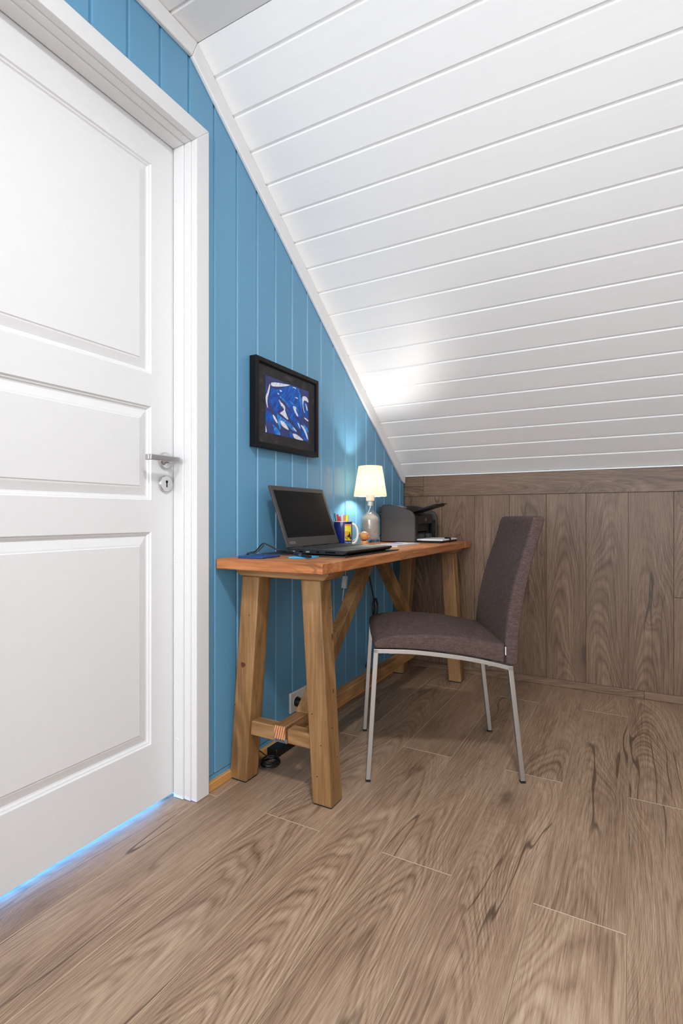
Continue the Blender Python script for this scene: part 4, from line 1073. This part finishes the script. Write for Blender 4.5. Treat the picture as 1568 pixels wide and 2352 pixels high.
MB().tube([(BX-0.0495, BY-0.010, ZT+0.060), (0.050, 2.215, ZT+0.030), (0.026, 2.20, ZT+0.012), (0.0045, 2.205, ZT+0.004), (0.0035, 2.205, 0.70), (0.0045, 2.203, 0.64), (0.010, 2.190, 0.602)], 0.0020, 8).build('upper_cord', 'cord_white', lc, smooth=True)
MB().beam((0.010, 2.190, 0.604), (0.010, 2.176, 0.548), 0.018, 0.022, (1, 0, 0)).build('inline_switch', 'cord_white', lc, bevel=0.003)
MB().tube([(0.010, 2.176, 0.549), (0.009, 2.166, 0.50), (0.008, 2.164, 0.46), (0.009, 2.14, 0.36), (0.012, 2.02, 0.24), (0.016, 1.90, 0.17), (0.030, 1.835, 0.142)], 0.0020, 8).build('lower_cord', 'cord_white', lc, smooth=True)

# printer
pr = thing('printer', (0.125, 2.73, ZT), 'black and dark grey laser printer at the far end of the desk', 'printer')
def xz(pts, y0, y1, name, mt, par=pr, bev=0.003): return MB().prism([(x, y0, z) for x, z in pts], [(x, y1, z) for x, z in pts]).build(name, mt, par, bevel=bev)
side = [(0.030, .754), (0.030, .936), (0.036, .945), (0.050, .9495), (0.080, .949), (0.120, .942), (0.160, .930), (0.195, .915), (0.208, .906), (0.217, .892), (0.221, .870), (0.222, .754)]
xz(side, 2.550, 2.568, 'side_panel', 'grey_plastic', bev=0.0035); xz(side, 2.897, 2.915, 'side_panel', 'grey_plastic', bev=0.0035)
rc = []
for t in range(7):
    a = PI/2*t/6; rc.append((2.897-0.035+0.035*math.sin(a), 0.860+0.035*math.cos(a)))
yz = [(2.568, .757), (2.568, .895)]+rc+[(2.897, .757)]
MB().prism([(0.034, y, z) for y, z in yz], [(0.196, y, z) for y, z in yz]).build('body', 'black_plastic', pr, bevel=0.002)
fp = MB()      # glossy front with paper opening
fp.box(0.196, 0.214, 2.568, 2.612, .757, .893); fp.box(0.196, 0.214, 2.845, 2.897, .757, .868); fp.box(0.196, 0.214, 2.612, 2.845, .846, .893)
fp.build('front_cover', 'black_gloss', pr, bevel=0.003)
xz([(0.034, .890), (0.034, .944), (0.060, .946), (0.100, .941), (0.140, .930), (0.150, .905), (0.196, .897), (0.196, .890)], 2.568, 2.880, 'top_cover', 'black_plastic', bev=0.002)
xz([(0.060, .9445), (0.060, .949), (0.115, .943), (0.135, .936), (0.135, .931)], 2.600, 2.660, 'feed_guide', 'brushed', bev=0.001)
for z_ in (.905, .922, .939):
    B(0.0165, 0.030, 2.556, 2.90, z_-0.011, z_).build('rear_slat', 'grey_plastic', pr, bevel=0.001)
B(0.150, 0.196, 2.640, 2.800, .800, .806).build('paper_guide', 'brushed', pr)
for y_ in (2.66, 2.78):
    B(0.196, 0.2165, y_-0.004, y_+0.050, .764, .792).build('tray_guide', 'grey_plastic', pr, bevel=0.002)
# raised output flap
fa, fb = (0.168, .903), (0.338, .951)
dd = Vector((fb[0]-fa[0], fb[1]-fa[1])).normalized(); nn_ = Vector((-dd.y, dd.x))
def fl(s0, s1, o0, o1, y0, y1, name, mt, par=pr):
    f_ = lambda s_, o_, y_: (fa[0]+dd.x*s_+nn_.x*o_, y_, fa[1]+dd.y*s_+nn_.y*o_)
    return MB().hexa([f_(s0, o0, y0), f_(s1, o0, y0), f_(s1, o0, y1), f_(s0, o0, y1)], [f_(s0, o1, y0), f_(s1, o1, y0), f_(s1, o1, y1), f_(s0, o1, y1)]).build(name, mt, par, bevel=0.0015)
flap = fl(0.0, 0.150, 0.0, 0.009, 2.620, 2.760, 'output_flap', 'black_plastic')
fl(0.120, 0.172, 0.003, 0.007, 2.650, 2.735, 'flap_extension', 'black_plastic', flap)
# input tray with paper
tray = B(0.200, 0.350, 2.588, 2.860, ZT+0.0002, ZT+0.0115).build('paper_tray', 'black_plastic', pr, bevel=0.002)
B(0.205, 0.352, 2.600, 2.850, ZT+0.0116, ZT+0.0185).build('paper_stack', 'paper', tray)
B(0.325, 0.352, 2.715, 2.745, ZT+0.0005, ZT+0.0250).build('paper_stop', 'black_gloss', tray, bevel=0.002)
# small badge on the front
bg = MB().lathe([(0.0095, 0.0), (0.0095, 0.0012)], (0.214, 2.735, .872), 24, 'x').build('badge', 'tag_metal', pr)
text_mesh('lettering', 'hp', 0.013, 'laptop_black', bg, lambda u, v, d_: (0.2154+d_, 2.735+u+v*0.25-0.001, .8695+v), 0.0001, 'CENTER')
B(0.2138, 0.2150, 2.872, 2.880, .800, .850).build('button_strip', 'grey_plastic', pr)

# magazines between lamp and printer
mg = thing('magazine', (0.23, 2.305, ZT), 'white magazine lying on the desk in front of the printer', 'magazine')
rot_box(0.230, 2.305, 0.112, 0.265, math.radians(-1), ZT+0.0001, ZT+0.0072).build('pages', 'paper', mg)
mc = rot_box(0.231, 2.305, 0.116, 0.270, math.radians(-1), ZT+0.0073, ZT+0.0080).build('cover', 'cover_white', mg)
rot_box(0.210, 2.330, 0.05, 0.08, math.radians(-1), ZT+0.00805, ZT+0.0083).build('cover_print', 'plum', mc)
rot_box(0.255, 2.385, 0.02, 0.06, math.radians(-1), ZT+0.00805, ZT+0.0083).build('cover_print', 'gold', mc)
tag(rot_box(0.228, 2.222, 0.095, 0.085, math.radians(4), ZT+0.0084, ZT+0.0094).build('paper_sheet', 'cover_white'), 'loose white sheets lying on top of the magazine', 'paper')

# ================================================================== BELOW THE DESK
so = thing('wall_socket', (0.0, 1.80, 0.099), 'cream double wall socket low on the blue wall behind the desk', 'socket')
plt = B(0.0, 0.011, 1.733, 1.879, 0.0995, 0.1815).build('plate', 'socket_white', so, bevel=0.004, seg=3)
for y_ in (1.772, 1.840):
    MB().lathe([(0.0215, 0.0), (0.0215, 0.0016), (0.0195, 0.0022), (0.0190, 0.0004), (0.0, 0.0003)], (0.0108, y_, 0.1405), 32, 'x', cap=False).build('outlet', 'socket_white', plt, smooth=True)
tag(MB().lathe([(0.0185, 0.0), (0.0185, 0.010), (0.0150, 0.020), (0.0110, 0.028), (0.0150, 0.036), (0.0150, 0.044), (0.008, 0.047)], (0.0115, 1.772, 0.139), 28, 'x').build('power_plug', 'cord_black', smooth=True, org=(0.0115, 1.772, 0.139)), 'black power plug pushed into the cream wall socket', 'plug')
tag(MB().lathe([(0.0185, 0.0), (0.0185, 0.008), (0.0130, 0.018), (0.0070, 0.026)], (0.0115, 1.840, 0.141), 28, 'x').build('power_plug', 'cord_white', smooth=True, org=(0.0115, 1.840, 0.141)), 'white power plug in the wall socket, half hidden by the leg', 'plug')
ad = thing('power_adapter', (0.038, 1.63, 0.0), 'black power adapter brick on the floor under the desk', 'adapter')
B(0.0145, 0.060, 1.572, 1.700, 0.0003, 0.031).build('brick', 'black_plastic', ad, bevel=0.003)
MB().tube([(0.044, 1.573, 0.012), (0.052, 1.562, 0.010), (0.064, 1.553, 0.006), (0.072, 1.545, 0.004)], 0.0026, 8).build('lead', 'cord_black', ad, smooth=True)
cc_ = thing('charger_cable', (0.065, 1.527, 0.0), 'thin black charger cable coiled on the floor and rising to the laptop', 'cable')
rg = random.Random(3)
for k in range(5):
    R0 = 0.033-0.0012*k; dx, dy = rg.uniform(-.003, .003), rg.uniform(-.004, .004); zz = 0.0034+0.0036*k
    pts = [(0.066+dx+R0*0.95*math.cos(t*2*PI/24+k), 1.527+dy+R0*1.1*math.sin(t*2*PI/24+k), zz+0.0015*math.sin(t*2*PI/24*2+k)) for t in range(25)]
    MB().tube(pts, 0.0024, 8, 2).build('loop', 'cord_black', cc_, smooth=True)
MB().tube([(0.086, 1.530, 0.018), (0.066, 1.520, 0.026), (0.045, 1.505, 0.045), (0.022, 1.480, 0.085), (0.008, 1.465, 0.20), (0.006, 1.46, 0.45), (0.004, 1.468, 0.68), (0.0045, 1.475, 0.745), (0.008, 1.478, 0.757), (0.030, 1.486, 0.764), (0.056, 1.490, 0.790), (0.072, 1.500, 0.787), (0.096, 1.518, 0.771), (0.122, 1.528, 0.766), (0.148, 1.530, 0.7645), (0.156, 1.5340, 0.7645)], 0.0022, 8).build('riser', 'cord_black', cc_, smooth=True)
MB().tube([(0.0045, 1.462, 0.745), (0.010, 1.468, 0.757), (0.034, 1.478, 0.758), (0.052, 1.490, 0.776), (0.060, 1.494, 0.786)], 0.0022, 8).build('slack_end', 'cord_black', cc_, smooth=True)
pc = thing('printer_cable', (0.012, 2.49, 0.20), 'thick black printer cable hanging on the blue wall behind the desk', 'cable')
MB().tube([(0.018, 2.60, 0.790), (0.006, 2.50, 0.770), (0.004, 2.445, 0.730), (0.006, 2.440, 0.66), (0.008, 2.455, 0.58), (0.010, 2.485, 0.50), (0.012, 2.500, 0.455), (0.013, 2.512, 0.40), (0.012, 2.500, 0.34), (0.012, 2.47, 0.22), (0.014, 2.40, 0.12)], 0.0036, 10).build('cable', 'cord_black', pc, smooth=True)
for k in range(2):
    pts = [(0.016+0.004*k, 2.505+0.030*math.sin(t*2*PI/20)*(1-0.15*k), 0.405+0.045*math.cos(t*2*PI/20)) for t in range(21)]
    MB().tube(pts, 0.0036, 8, 2).build('bundle_loop', 'cord_black', pc, smooth=True)
MB().beam((0.017, 2.496, 0.452), (0.017, 2.512, 0.452), 0.014, 0.010).build('tie', 'rubber', pc)
